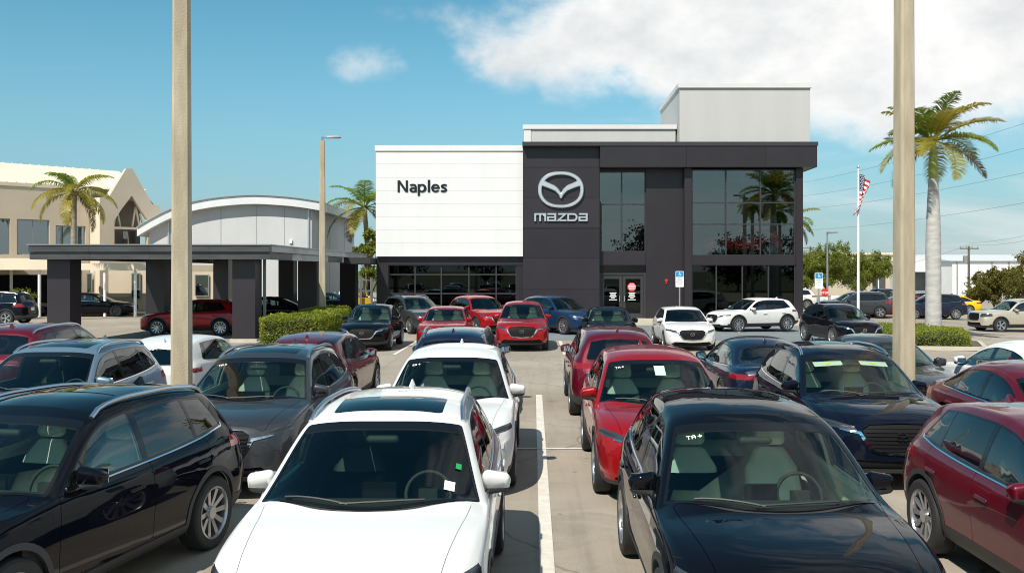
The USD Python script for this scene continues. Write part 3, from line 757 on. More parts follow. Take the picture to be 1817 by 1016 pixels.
def make_car(name, kind, lod, paint, xy, heading, label, cat, interior='light', rim='rim', group=None, z=0.0):
    """heading: degrees of the nose's direction, counter-clockwise from +x."""
    path = numbered('/World/' + name)
    x = UsdGeom.Xform.Define(stage, path)
    x.AddTranslateOp().Set(Gf.Vec3d(xy[0], xy[1], z)); x.AddRotateZOp().Set(heading)
    p = x.GetPrim()
    p.GetReferences().AddInternalReference(car_pattern(kind, lod, interior, rim))
    p.SetInstanceable(True)
    bind(p, paint)
    tag(p, label, cat, group)
    return p
# ------------------------------------------------------------------ small building kit
def bx(x0, x1, y0, y1, z0, z1):
    m = trimesh.creation.box([abs(x1 - x0), abs(y1 - y0), abs(z1 - z0)])
    m.apply_translation([(x0 + x1) / 2, (y0 + y1) / 2, (z0 + z1) / 2])
    return m

def cat(*ms):
    return trimesh.util.concatenate([trimesh.Trimesh(m.vertices, m.faces, process=False) for m in ms])

def thing(name, label, category, group=None, loc=(0, 0, 0), rz=0.0):
    x = UsdGeom.Xform.Define(stage, numbered('/World/' + name))
    x.AddTranslateOp().Set(Gf.Vec3d(*map(float, loc)))
    if rz: x.AddRotateZOp().Set(float(rz))
    p = x.GetPrim()
    tag(p, label, category, group)
    return str(p.GetPath())

def part(parent, name, mesh, mat, smooth=False):
    q = numbered(parent + '/' + name)
    usdkit.mesh(stage, q, mesh, LOOK[mat] if mat else None, smooth=smooth)
    return q

def solo(name, mesh, mat, label, category, group=None, smooth=False):
    q = numbered('/World/' + name)
    m = usdkit.mesh(stage, q, mesh, LOOK[mat], smooth=smooth)
    tag(m.GetPrim(), label, category, group)
    return q

def struct(name, mesh, mat, smooth=False):
    q = numbered('/World/' + name)
    m = usdkit.mesh(stage, q, mesh, LOOK[mat], smooth=smooth)
    tag(m.GetPrim(), kind='structure')
    return q

def copy_of(src, name, label, category, group, loc, rz=0.0, scale=None):
    x = UsdGeom.Xform.Define(stage, numbered('/World/' + name))
    p = x.GetPrim()
    p.GetReferences().AddInternalReference(src)
    x.ClearXformOpOrder()
    x.AddTranslateOp().Set(Gf.Vec3d(*map(float, loc)))
    x.AddRotateZOp().Set(float(rz))
    p.SetInstanceable(True)
    tag(p, label, category, group)
    return str(p.GetPath())

def beam(p0, p1, w, h):
    """A box of width w and height h along the segment."""
    p0, p1 = np.array(p0, float), np.array(p1, float)
    d = p1 - p0; L = np.linalg.norm(d); d /= L
    ref = np.array([0, 0, 1.0]) if abs(d[2]) < .9 else np.array([1.0, 0, 0])
    a = np.cross(d, ref); a /= np.linalg.norm(a); b = np.cross(a, d)
    m = trimesh.creation.box([L, w, h])
    T = np.eye(4); T[:3, 0], T[:3, 1], T[:3, 2], T[:3, 3] = d, a, b, (p0 + p1) / 2
    m.apply_transform(T)
    return m

def up(mesh, Y=0.0):
    """A flat polygon extruded along +z (x, y) stood upright: x, z in the picture plane facing -y, back face at depth Y."""
    m = mesh.copy()
    v = np.array(m.vertices)
    m2 = trimesh.Trimesh(np.stack([v[:, 0], Y - v[:, 2], v[:, 1]], 1), m.faces, process=False)
    return m2

# ------------------------------------------------------------------ materials of the place
def rough_look(name, c1, c2, scale=3.0, rough=.8, bump=.15, bscale=40.0, detail=6.0, stretch=(1, 1, 1), vary=.0, **k):
    """Two tones in soft patches with a fine relief."""
    look(name, {'g': ('geometry', {}), 'mp': ('mapping', {'scale': stretch}), 'n': ('noise_texture', {'scale': scale, 'detail': detail, 'roughness': .6}), 'r': ('rgb_ramp', {'ramp': [(.28, c1), (.72, c2)]}),
                'oi': ('object_info', {}), 'orr': ('map_range', {'from_min': 0.0, 'from_max': 1.0, 'to_min': 1 - vary, 'to_max': 1 + vary}), 'om': ('mix_color', {'blend_type': 'multiply', 'fac': 1.0, 'use_clamp': False}), 'm': ('noise_texture', {'scale': bscale, 'detail': 3.0}), 'b': ('bump', {'strength': bump, 'distance': .01}), 'p': ('principled_bsdf', dict(roughness=rough, **k))},
         [('g.position', 'mp.vector'), ('mp.vector', 'n.vector'), ('g.position', 'm.vector'), ('n.fac', 'r.fac'), ('oi.random', 'orr.value'), ('r.color', 'om.a'), ('orr.result', 'om.b'), ('om.result', 'p.base_color'), ('m.fac', 'b.height'), ('b.normal', 'p.normal')])

def lot_look(name, c1, c2, c3):
    """Worn pale pavement: broad patches, fine aggregate, dark oily spots and a few cracks."""
    look(name, {'g': ('geometry', {}), 'n': ('noise_texture', {'scale': .28, 'detail': 8.0, 'roughness': .62}), 'r': ('rgb_ramp', {'ramp': [(.30, c1), (.68, c2)]}),
                'a': ('noise_texture', {'scale': 55.0, 'detail': 3.0, 'roughness': .7}), 'ar': ('map_range', {'from_min': .3, 'from_max': .7, 'to_min': .78, 'to_max': 1.14}), 'mu': ('mix_color', {'blend_type': 'multiply', 'fac': 1.0, 'use_clamp': False}),
                's': ('noise_texture', {'scale': .8, 'detail': 6.0, 'roughness': .68, 'distortion': .8}), 'sr': ('map_range', {'from_min': .54, 'from_max': .74, 'to_min': 0.0, 'to_max': .40, 'clamp': True}), 'sm': ('mix_color', {'b': c3}),
                'tm': ('mapping', {'scale': (4.2, .16, 1)}), 'tn': ('noise_texture', {'scale': 1.0, 'detail': 6.0, 'roughness': .65}), 'tr': ('map_range', {'from_min': .50, 'from_max': .72, 'to_min': 0.0, 'to_max': .26, 'clamp': True}), 'tx': ('mix_color', {'b': c3}), 'dv': ('voronoi_texture', {'scale': 1.5, 'randomness': 1.0}), 'dr': ('map_range', {'from_min': .03, 'from_max': .085, 'to_min': .55, 'to_max': 0.0, 'clamp': True}), 'dx': ('mix_color', {'b': (.06, .052, .045)}),
                'w': ('noise_texture', {'scale': 1.1, 'detail': 3.0}), 'wv': ('vector_math', {'math_type': 'multiply_add', 'vector2': (.5, .5, .5)}),
                'v': ('voronoi_texture', {'feature': 'distance_to_edge', 'scale': .16}), 'vr': ('map_range', {'from_min': 0.0, 'from_max': .004, 'to_min': .55, 'to_max': 0.0, 'clamp': True}), 'vm': ('mix_color', {'b': (.08, .07, .06)}),
                'b': ('bump', {'strength': .35, 'distance': .006}), 'p': ('principled_bsdf', {'roughness': .82, 'specular_ior_level': .3})},
         [('g.position', 'n.vector'), ('g.position', 'a.vector'), ('g.position', 's.vector'), ('g.position', 'w.vector'), ('w.color', 'wv.vector1'), ('g.position', 'wv.vector3'), ('wv.vector', 'v.vector'),
          ('n.fac', 'r.fac'), ('a.fac', 'ar.value'), ('r.color', 'mu.a'), ('ar.result', 'mu.b'), ('s.fac', 'sr.value'), ('mu.result', 'sm.a'), ('sr.result', 'sm.fac'),
          ('g.position', 'tm.vector'), ('tm.vector', 'tn.vector'), ('tn.fac', 'tr.value'), ('sm.result', 'tx.a'), ('tr.result', 'tx.fac'), ('wv.vector', 'dv.vector'), ('dv.distance', 'dr.value'), ('tx.result', 'dx.a'), ('dr.result', 'dx.fac'), ('v.distance', 'vr.value'), ('dx.result', 'vm.a'), ('vr.result', 'vm.fac'), ('vm.result', 'p.base_color'), ('a.fac', 'b.height'), ('b.normal', 'p.normal')])

lot_look('lot', (.27, .232, .185), (.39, .34, .275), (.085, .073, .06))
lot_look('lot_blue', (.17, .19, .20), (.22, .24, .25), (.10, .10, .10))
rough_look('grass', (.05, .07, .02), (.09, .09, .035), 1.0, .95, .5, 60)
rough_look('line_paint', (.54, .505, .44), (.72, .68, .60), 6.0, .7, .2, 90)
rough_look('concrete', (.42, .38, .30), (.52, .47, .37), 2.0, .85, .25, 45)
rough_look('pole_concrete', (.30, .25, .17), (.50, .425, .305), 1.7, .85, .6, 45, stretch=(3, 3, .5))
rough_look('white_panel', (.655, .655, .645), (.725, .725, .71), .8, .45, .06, 2.0, stretch=(1.6, 1.6, .25), vary=.022)
rough_look('tower_panel', (.43, .425, .41), (.465, .46, .445), .8, .6, .06, 25, stretch=(1.5, 1.5, .22))
rough_look('tower_trim', (.56, .555, .54), (.62, .615, .60), .6, .5, .04, 25)
rough_look('dark_panel', (.0178, .0138, .0175), (.0238, .0188, .0235), .5, .40, .05, 1.6, vary=.13)
rough_look('dark_frame', (.034, .031, .034), (.040, .037, .040), 1.0, .35, .0, 12)
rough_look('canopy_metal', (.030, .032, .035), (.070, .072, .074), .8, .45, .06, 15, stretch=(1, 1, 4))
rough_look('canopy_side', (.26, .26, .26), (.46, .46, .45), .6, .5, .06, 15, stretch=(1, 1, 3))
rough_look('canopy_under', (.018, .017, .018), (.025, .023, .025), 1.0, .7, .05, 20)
rough_look('grey_stucco', (.43, .435, .44), (.52, .52, .52), .5, .85, .2, 30, stretch=(1, 1, .3))
rough_look('grey_roof', (.55, .56, .58), (.66, .67, .68), .6, .5, .05, 30)
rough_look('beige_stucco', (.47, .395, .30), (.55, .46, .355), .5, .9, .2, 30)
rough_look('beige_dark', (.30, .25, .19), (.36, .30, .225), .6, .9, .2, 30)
rough_look('beige_trim', (.60, .52, .39), (.68, .59, .45), .6, .8, .1, 30)
rough_look('cream_roof', (.66, .60, .46), (.74, .67, .53), .7, .5, .05, 30)
rough_look('shed_metal', (.50, .52, .53), (.60, .61, .61), .5, .55, .1, 20, stretch=(5, 5, .4))
rough_look('warehouse', (.74, .73, .71), (.82, .81, .79), .4, .7, .1, 20)
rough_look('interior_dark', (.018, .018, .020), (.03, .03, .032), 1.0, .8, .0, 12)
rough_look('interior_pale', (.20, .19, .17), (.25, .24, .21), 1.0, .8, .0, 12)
rough_look('bark', (.20, .17, .13), (.34, .30, .24), 3.0, .9, .5, 25, stretch=(1, 1, 3))
rough_look('royal_trunk', (.33, .32, .30), (.52, .505, .48), 2.2, .85, .3, 25, stretch=(1, 1, 3))
rough_look('dark_bark', (.07, .055, .04), (.13, .10, .075), 3.0, .95, .6, 25, stretch=(1, 1, .3))
plain('galvanised', (.55, .56, .57), .35, metallic=.8)
plain('lamp_grey', (.26, .27, .28), .4, metallic=.3)
plain('white_paint', (.78, .78, .76), .45)
plain('sign_blue', (.02, .24, .52), .4)
plain('sign_white', (.82, .82, .80), .4)
plain('sign_red', (.55, .02, .02), .4)
plain('decal_white', (.62, .62, .62), .5)
plain('decal_red', (.75, .06, .07), .4)
plain('letter_black', (.008, .008, .009), .35)
plain('logo_chrome', (.80, .80, .80), .28, metallic=.82)
plain('flag_red', (.42, .012, .03), .75)
plain('flag_white', (.74, .72, .70), .75)
plain('flag_blue', (.012, .022, .09), .75)
plain('wire_black', (.02, .02, .02), .6)
plain('wood_pole', (.12, .095, .07), .9)
plain('paper_white', (.85, .85, .82), .6)
plain('sticker_green', (.01, .30, .08), .5)
plain('sticker_yellow', (.75, .62, .05), .5)
plain('machine_yellow', (.70, .42, .02), .45)
pane_look('shop_glass', (.60, .62, .62), 2.35, (.80, .93, .95))
pane_look('low_glass', (.22, .23, .23), 1.55, (.86, .95, .96))
pane_look('far_glass', (.20, .25, .27), 3.2, (.90, .97, 1.0))

def leaf_look(name, c1, c2, trans=.35, rough=.45, scale=1.2):
    look(name, {'g': ('geometry', {}), 'n': ('noise_texture', {'scale': scale, 'detail': 3.0}), 'ri': ('math', {'math_type': 'multiply_add', 'value2': .55}), 'nn': ('math', {'math_type': 'multiply', 'value2': .5}), 'r': ('rgb_ramp', {'ramp': [(.22, c1), (.80, c2)]}),
                'p': ('principled_bsdf', {'roughness': rough, 'specular_ior_level': .35}), 't': ('translucent_bsdf', {}), 'm': ('mix_closure', {'fac': trans})},
         [('g.position', 'n.vector'), ('g.random_per_island', 'ri.value1'), ('n.fac', 'nn.value1'), ('nn.value', 'ri.value3'), ('ri.value', 'r.fac'), ('r.color', 'p.base_color'), ('r.color', 't.color'), ('p.BSDF', 'm.closure1'), ('t.BSDF', 'm.closure2')], surface='m.closure')

leaf_look('leaf_palm', (.16, .24, .025), (.50, .54, .07), .45)
leaf_look('leaf_palm_yellow', (.30, .26, .03), (.62, .50, .07), .42)
leaf_look('leaf_palm_dead', (.20, .115, .035), (.34, .21, .07), .25)
leaf_look('leaf_tree', (.15, .18, .02), (.46, .45, .07), .42)
leaf_look('leaf_olive', (.13, .115, .02), (.38, .31, .06))
leaf_look('leaf_hedge', (.20, .24, .02), (.62, .60, .06))
leaf_look('leaf_dark', (.02, .035, .010), (.06, .08, .022))
plain('hedge_core', (.018, .024, .007), .9)
plain('crownshaft', (.26, .30, .07), .5)
# ------------------------------------------------------------------ ground
def sheet(x0, x1, y0, y1, z):
    return trimesh.Trimesh([[x0, y0, z], [x1, y0, z], [x1, y1, z], [x0, y1, z]], [[0, 1, 2], [0, 2, 3]], process=False)
def bent(xs, y0, y1, z):
    v = np.array([[x, y, z + GZ(x)] for x in xs for y in (y0, y1)])
    return trimesh.Trimesh(v, [t for k in range(len(xs) - 1) for t in ([2 * k, 2 * k + 2, 2 * k + 3], [2 * k, 2 * k + 3, 2 * k + 1])], process=False)
struct('ground', bent([-2500, 9, 30, 2500], -2500, 2500, -.012), 'grass')
struct('parking_lot', bent([-60, 9, 30, 70], -32, 118, 0.0), 'lot')
struct('accessible_bays', bent([-4.6, 9, 15.4], 36.6, 48.2, .004), 'lot_blue')
def line(x0, y0, x1, y1, w, z=.008):
    d = np.array([x1 - x0, y1 - y0]); d /= np.linalg.norm(d); n = np.array([-d[1], d[0]]) * w / 2
    z += GZ(min(x0, x1)) if x0 == x1 else 0
    return trimesh.Trimesh([[x0 + n[0], y0 + n[1], z], [x0 - n[0], y0 - n[1], z], [x1 - n[0], y1 - n[1], z], [x1 + n[0], y1 + n[1], z]], [[0, 1, 2], [0, 2, 3]], process=False)
lines = thing('parking_lines', 'faded cream painted bay lines on the pale pavement between the parked rows', 'road marking')
for x in (-12.0, -8.75, -5.6, -2.75, .13, 2.95, 5.85, 8.75, 11.6):
    part(lines, 'bay_line', line(x, 3.0, x, 20.6, .138), 'line_paint')
part(lines, 'cross_line', line(-14, 14.35, 8.9, 14.35, .10, .012), 'line_paint')
for x in (-7.35, -4.55, -1.75, 1.05, 3.85, 6.65, 9.45):
    part(lines, 'bay_line', line(x, 30.4, x, 36.4, .12), 'line_paint')
for x in (-3.6, -.4, 2.8, 6.0, 9.2, 12.4):
    part(lines, 'bay_line', line(x, 41.4, x, 46.6, .12, .012), 'line_paint')

def kerb_island(name, outline, label):
    pl = Polygon(outline).buffer(.5, quad_segs=8)
    k = thing(name, label, 'traffic island', None, (0, 0, GZ(pl.centroid.x)))
    part(k, 'kerb', extrude(pl.difference(pl.buffer(-.16)), .14), 'concrete')
    part(k, 'soil', extrude(pl.buffer(-.162), .10), 'dark_bark')
    return k

# ------------------------------------------------------------------ the showroom
YF = 51.0
def X(px): return PX(px, YF)
def Z(py): return PZ(py, YF)
shop = thing('car_showroom', 'two storey car showroom with white panel box, dark panelled front and grey roof tower', 'building')
D = 24.0
# pavement in front
struct('sidewalk', bx(X(660), X(1450), YF - 1.9, YF + .6, -.3, .13), 'concrete')
# white box: eight rows of panels on a core
wx0, wx1, wz0, wz1 = X(667), X(928), Z(455), Z(268)
part(shop, 'white_wall', bx(wx0 + .01, wx1, YF + .03, YF + D, wz0 + .01, wz1), 'white_panel')
rows = 8
for r in range(rows):
    z0 = wz0 + (wz1 - wz0) * r / rows; z1 = wz0 + (wz1 - wz0) * (r + 1) / rows
    part(shop, 'wall_panel', bx(wx0, wx1 - .003, YF - .004, YF + .028, z0 + .005, z1 - .003), 'white_panel')
for a, b in ((wx0 - .05, X(800)), (X(800), wx1)):
    part(shop, 'parapet_cap', bx(a + .004, b - .004, YF - .07, YF + D, wz1 + .002, Z(258)), 'white_panel')
# ground floor under the white box
part(shop, 'beam', bx(X(667), X(928), YF + .25, YF + .6, Z(470), wz0), 'dark_panel')
part(shop, 'pier', bx(X(667), X(688), YF + .18, YF + 1.0, .13, Z(470)), 'dark_panel')
part(shop, 'pier', bx(X(916), X(929), YF + .28, YF + .8, .13, Z(470)), 'dark_panel')
# inside: slabs, back wall, side walls
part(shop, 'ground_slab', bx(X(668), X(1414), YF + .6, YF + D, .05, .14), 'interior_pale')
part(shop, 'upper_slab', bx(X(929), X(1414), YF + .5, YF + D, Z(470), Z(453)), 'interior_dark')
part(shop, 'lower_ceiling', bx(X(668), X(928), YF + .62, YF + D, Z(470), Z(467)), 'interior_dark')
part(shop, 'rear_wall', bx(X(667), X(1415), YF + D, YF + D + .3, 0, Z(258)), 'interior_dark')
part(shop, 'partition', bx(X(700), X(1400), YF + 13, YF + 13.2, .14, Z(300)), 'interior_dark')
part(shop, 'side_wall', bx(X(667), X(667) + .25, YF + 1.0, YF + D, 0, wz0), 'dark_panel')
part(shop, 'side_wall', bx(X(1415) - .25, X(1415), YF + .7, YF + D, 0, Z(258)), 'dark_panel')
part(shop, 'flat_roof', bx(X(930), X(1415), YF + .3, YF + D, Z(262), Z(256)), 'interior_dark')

def glazing(name_frame, xs, zs, y, fw=.07, depth=.14, glass='shop_glass', fmat='dark_frame', parent=None):
    """A grid of panes: each pane and each frame bar a part."""
    parent = parent or shop
    w = part(parent, name_frame, cat(*([bx(x - fw / 2, x + fw / 2, y, y + depth, min(zs), max(zs)) for x in xs])), fmat)
    for z in zs:
        for a, b in zip(xs[:-1], xs[1:]):
            part(w, 'transom', bx(a + fw / 2 - .001, b - fw / 2 + .001, y + .012, y + depth - .012, z - fw / 2, z + fw / 2), fmat)
    for a, b in zip(xs[:-1], xs[1:]):
        for c, d in zip(zs[:-1], zs[1:]):
            part(w, 'pane', bx(a + fw / 2 - .004, b - fw / 2 + .004, y + depth * .5, y + depth * .5 + .012, c + fw / 2 - .004, d - fw / 2 + .004), glass)
    return w
glazing('window', [X(p) for p in (688, 735, 782, 831, 880, 916)], [.14, Z(521), Z(487), Z(470)], YF + .35, glass='low_glass')
# dark logo bay: panels in rows
lx0, lx1 = X(928), X(1063)
part(shop, 'bay_core', bx(lx0 + .02, lx1 - .02, YF - .25, YF + 1.0, .13, Z(256)), 'dark_frame')
zr_ = [.13, Z(513), Z(458), Z(405), Z(351), Z(298), Z(255)]
for q, (a, b) in enumerate(zip(zr_[:-1], zr_[1:])):
    t = .045 if q not in (1, 2) else .012
    part(shop, 'wall_panel', bx(lx0, lx1, YF - .256 - t, YF - .252, a + .008, b - .008), 'dark_panel')
# overhanging dark band above the windows
for a, b in zip((1063, 1214, 1353), (1214, 1353, 1442)):
    part(shop, 'band_panel', bx(X(a) + .006, X(b) - .006, YF - .75, YF - .70, Z(299), Z(262)), 'dark_panel')
part(shop, 'band_core', bx(X(1063) + .02, X(1442) - .01, YF - .699, YF + .4, Z(299) + .02, Z(262)), 'dark_frame')
part(shop, 'band_end_panel', bx(X(1442) - .009, X(1442) + .03, YF - .70, YF + 6.0, Z(299), Z(262)), 'dark_panel')
part(shop, 'band_core', bx(X(1415), X(1442) - .011, YF + .402, YF + 6.0, Z(299) + .02, Z(262)), 'dark_frame')
part(shop, 'band_cap', bx(X(928) - .03, X(1442) + .06, YF - .80, YF + 6.1, Z(262) + .002, Z(255)), 'dark_frame')
# recessed entrance bay and wall
part(shop, 'entrance_wall', bx(X(1147), X(1213), YF + .10, YF + .5, .13, Z(299)), 'dark_panel')
part(shop, 'spandrel', bx(X(1063), X(1147) - .003, YF + .22, YF + .5, Z(470), Z(446)), 'dark_panel')
part(shop, 'head_panel', bx(X(1063), X(1147) - .003, YF + .22, YF + .5, Z(303), Z(299)), 'dark_panel')
glazing('window', [X(1064), X(1104), X(1146)], [Z(446), Z(362), Z(304)], YF + .26)
part(shop, 'transom_panel', bx(X(1063), X(1147) - .003, YF + .24, YF + .5, Z(484), Z(470) - .003), 'gloss_black')
fr = part(shop, 'door_frame', cat(bx(X(1063), X(1067), YF + .22, YF + .42, .13, Z(484)), bx(X(1143), X(1147) - .004, YF + .22, YF + .42, .13, Z(484)), bx(X(1067), X(1143), YF + .222, YF + .418, Z(487.5), Z(484) - .003)), 'dark_frame')
for a, b, hx in ((1067.4, 1104.6, 1100), (1105.4, 1142.6, 1109)):
    d = part(shop, 'door', cat(bx(X(a), X(a) + .16, YF + .27, YF + .33, .14, Z(488)), bx(X(b) - .16, X(b), YF + .27, YF + .33, .14, Z(488)), bx(X(a) + .161, X(b) - .161, YF + .272, YF + .328, .14, .40), bx(X(a) + .161, X(b) - .161, YF + .272, YF + .328, Z(488) - .2, Z(488))), 'dark_frame')
    part(d, 'pane', bx(X(a) + .158, X(b) - .158, YF + .295, YF + .305, .395, Z(488) - .195), 'low_glass')
    part(d, 'push_handle', cat(bx(X(hx) - .02, X(hx) + .02, YF + .20, YF + .225, 1.05, 1.36), bx(X(hx) - .018, X(hx) + .018, YF + .226, YF + .27, 1.06, 1.10), bx(X(hx) - .018, X(hx) + .018, YF + .226, YF + .27, 1.31, 1.35)), 'galvanised')
    cx = (X(a) + X(b)) / 2 + (.08 if a < 1100 else -.06)
    dec = [bx(cx - .19, cx + .19, YF + .288, YF + .294, 1.50, 1.55), bx(cx - .15, cx + .15, YF + .288, YF + .294, 1.40, 1.47), bx(cx - .18, cx + .18, YF + .288, YF + .294, 1.30, 1.37), bx(cx - .10, cx + .10, YF + .288, YF + .294, 1.22, 1.27), bx(cx - .22, cx + .22, YF + .288, YF + .294, 1.12, 1.17)]
    part(d, 'opening_hours_lettering', cat(*dec), 'decal_white')
    if a > 1100:
        o = Point(0, 0).buffer(.25, quad_segs=2)
        o = affinity.rotate(o, 22.5)
        m = up(extrude(o, .006), YF + .294); m.apply_translation([cx, 0, 1.85])
        st = part(d, 'red_sticker', m, 'decal_red')
        part(st, 'sticker_lettering', cat(*[bx(cx - w, cx + w, YF + .283, YF + .2875, z, z + .045) for w, z in ((.14, 1.97), (.19, 1.89), (.2, 1.81), (.15, 1.73))]), 'decal_white')
# the big corner window in its proud frame
fx0, fx1 = X(1213), X(1422)
part(shop, 'frame_pier', bx(fx0, X(1226), YF - .30, YF + .5, .13, Z(299)), 'dark_panel')
part(shop, 'frame_pier', bx(X(1410), fx1, YF - .30, YF + .7, .13, Z(299)), 'dark_panel')
part(shop, 'frame_band', bx(X(1226) + .003, X(1410) - .003, YF - .24, YF + .5, Z(470), Z(453)), 'dark_panel')
glazing('window', [X(p) for p in (1227, 1287, 1348, 1409)], [Z(453), Z(398), Z(360), Z(302)], YF - .18)
glazing('window', [X(p) for p in (1227, 1270, 1316, 1362, 1409)], [.14, Z(470)], YF - .18, glass='low_glass')
# roof strip and tower
part(shop, 'roof_parapet', bx(X(930), X(1203), YF + .9, YF + D, Z(256), Z(225)), 'tower_panel')
part(shop, 'parapet_frame', bx(X(930) - .02, X(942), YF + .86, YF + .895, Z(256), Z(225)), 'tower_trim')
part(shop, 'parapet_cap', bx(X(930) - .08, X(1205), YF + .80, YF + D, Z(225) + .002, Z(217)), 'tower_trim')
tx0, tx1 = X(1206), X(1438)
part(shop, 'tower', bx(tx0, tx1, YF + .05, YF + 7.6, Z(256), Z(156)), 'tower_panel')
part(shop, 'tower_cap', bx(tx0 - .09, tx1 + .07, YF - .06, YF + 7.7, Z(156) + .002, Z(148)), 'tower_trim')
# the fire alarm bell on the wall
part(shop, 'fire_alarm', cat(bx(X(1180), X(1185), YF + .04, YF + .098, Z(499), Z(495)), bx(X(1181.5), X(1183.8), YF + .03, YF + .098, Z(503), Z(499.5))), 'sign_red')

# dealership lettering, each letter a part
def letters(parent, name, text_polys, h, x0, z0, y, depth, mat):
    for g in text_polys:
        m = up(extrude(affinity.scale(g, h, h, origin=(0, 0)), depth), y); m.apply_translation([x0, 0, z0])
        part(parent, name, m, mat)

def humanist(text):
    """Lower-case humanist lettering drawn from strokes, x-height .62 of the capitals' height."""
    def stroke(pts, w):
        return LineString(pts).buffer(w / 2, cap_style=2, join_style=1)
    def ell(cx, cz, a, b, k=48):
        t = np.linspace(0, 2 * np.pi, k, endpoint=False)
        return Polygon(np.stack([cx + a * np.cos(t), cz + b * np.sin(t)], 1))
    xh = .68
    G = {}
    G['N'] = (unary_union([sbox(0, 0, .115, 1), sbox(.60, 0, .715, 1), Polygon([(0, 1), (.15, 1), (.715, 0), (.565, 0)])]), .86)
    bowl = ell(.30, xh / 2, .30, xh / 2 + .012).difference(ell(.30, xh / 2, .175, xh / 2 - .095))
    stem = sbox(.455, 0, .585, xh)
    a = unary_union([stroke([(.06, .575), (.14, .62), (.26, .635), (.38, .60), (.43, .50), (.43, 0)], .13).intersection(sbox(-1, 0, 2, 1)), ell(.235, .19, .235, .205).difference(ell(.265, .19, .12, .105)).difference(sbox(.43, -1, 2, 2))])
    G['a'] = (a, .60)
    G['p'] = (unary_union([sbox(0, -.32, .13, xh), ell(.31, xh / 2, .30, xh / 2 + .012).difference(ell(.285, xh / 2, .165, xh / 2 - .095)).difference(sbox(-1, -1, .06, 2))]), .74)
    G['l'] = (sbox(0, 0, .13, 1.06), .24)
    e = ell(.30, xh / 2, .30, xh / 2 + .012).difference(ell(.31, xh / 2, .175, xh / 2 - .10)).difference(Polygon([(.30, .17), (.9, .10), (.9, .31), (.30, .31)]))
    G['e'] = (unary_union([e, sbox(.08, .31, .595, .40)]), .69)
    G['s'] = (stroke([(.40, .575), (.30, .628), (.18, .615), (.085, .545), (.10, .43), (.22, .36), (.34, .30), (.385, .19), (.30, .075), (.17, .052), (.03, .10)], .125), .5)
    out, x = [], 0.0
    for c in text:
        g, adv = G[c]
        out.append(affinity.translate(g, x, 0)); x += adv
    return out, x
polys, wid = humanist('Naples')
sign = thing('shop_name_sign', 'black raised letters reading Naples on the white panel wall', 'sign')
hN = (X(792) - X(706)) / (wid - .1)
hC = Z(320.5) - Z(340.5)
letters(sign, 'letter', [affinity.scale(g.buffer(.018), hN / hC, 1, origin=(0, 0)) for g in polys], hC, X(706), Z(340.5), YF - .006, .04, 'letter_black')

emb = thing('emblem_sign', 'large chrome winged oval emblem on the dark panel bay', 'sign')
ew = X(1035) - X(955)
base = YF - .256 - .045
def dome_emblem(poly, w, d):
    return extrude(poly, d)
full = wing_emblem(ew)
core_ = cross(full.buffer(-.042)).extrude(.05)
ridge = MF.batch_hull([MF.cylinder(.04, .055, .055, 10), MF.cylinder(.02, .012, .012, 10).translate((0, 0, .07))])
solid_ = core_.minkowski_sum(ridge).to_mesh()
m = up(trimesh.Trimesh(solid_.vert_properties[:, :3], solid_.tri_verts, process=False), base - .03); m.apply_translation([X(995), 0, Z(337.5)])
part(emb, 'emblem', m, 'logo_chrome', 25)
for q in (-.5, .5):
    part(emb, 'mounting', bx(X(995) + q * .8 * ew - .03 * np.sign(q), X(995) + q * .8 * ew, base - .032, base - .001, Z(340), Z(337)), 'dark_frame')

def wordmark():
    """The maker's squared lower-case word, five letters, height 1."""
    w = .20
    R = lambda p, r: p.buffer(-r).buffer(r).buffer(r).buffer(-r)
    m_ = unary_union([sbox(0, 0, .23, 1), sbox(.0, 1 - w, 1.5, 1), sbox(.63, 0, .86, 1), sbox(1.27, 0, 1.5, .86), Point(1.30, .80).buffer(.2)])
    a_ = unary_union([sbox(.05, 1 - w, 1.15, 1), sbox(.92, 0, 1.15, .9), sbox(0, 0, 1.15, w), sbox(0, 0, .23, .60), sbox(0, .42, 1.15, .42 + w * .9)])
    z_ = unary_union([sbox(.15, 1 - w, .98, 1), Polygon([(-.12, 0), (.16, 0), (1.30, 1), (1.02, 1)]), sbox(.30, 0, 1.18, w)])
    d_ = unary_union([sbox(0, 0, .23, 1), sbox(0, 1 - w, .85, 1), sbox(0, 0, .85, w), Point(.80, .5).buffer(.5).difference(Point(.80, .5).buffer(.28)).intersection(sbox(.78, 0, 2, 1))])
    out, x = [], 0
    for g, adv in ((m_, 1.62), (a_, 1.27), (z_, 1.28), (d_, 1.43), (a_, 1.15)):
        out.append(affinity.translate(g, x, 0)); x += adv
    return out, x
polys, wid = wordmark()
hM = (Z(379) - Z(393))
sx = (X(1042) - X(948)) / (wid * hM)
mk = thing('maker_name_sign', 'silver squared letters reading mazda below the chrome emblem', 'sign')
letters(mk, 'letter', [affinity.scale(g, sx, 1, origin=(0, 0)) for g in polys], hM, X(948), Z(393), base - .03, .07, 'logo_chrome')

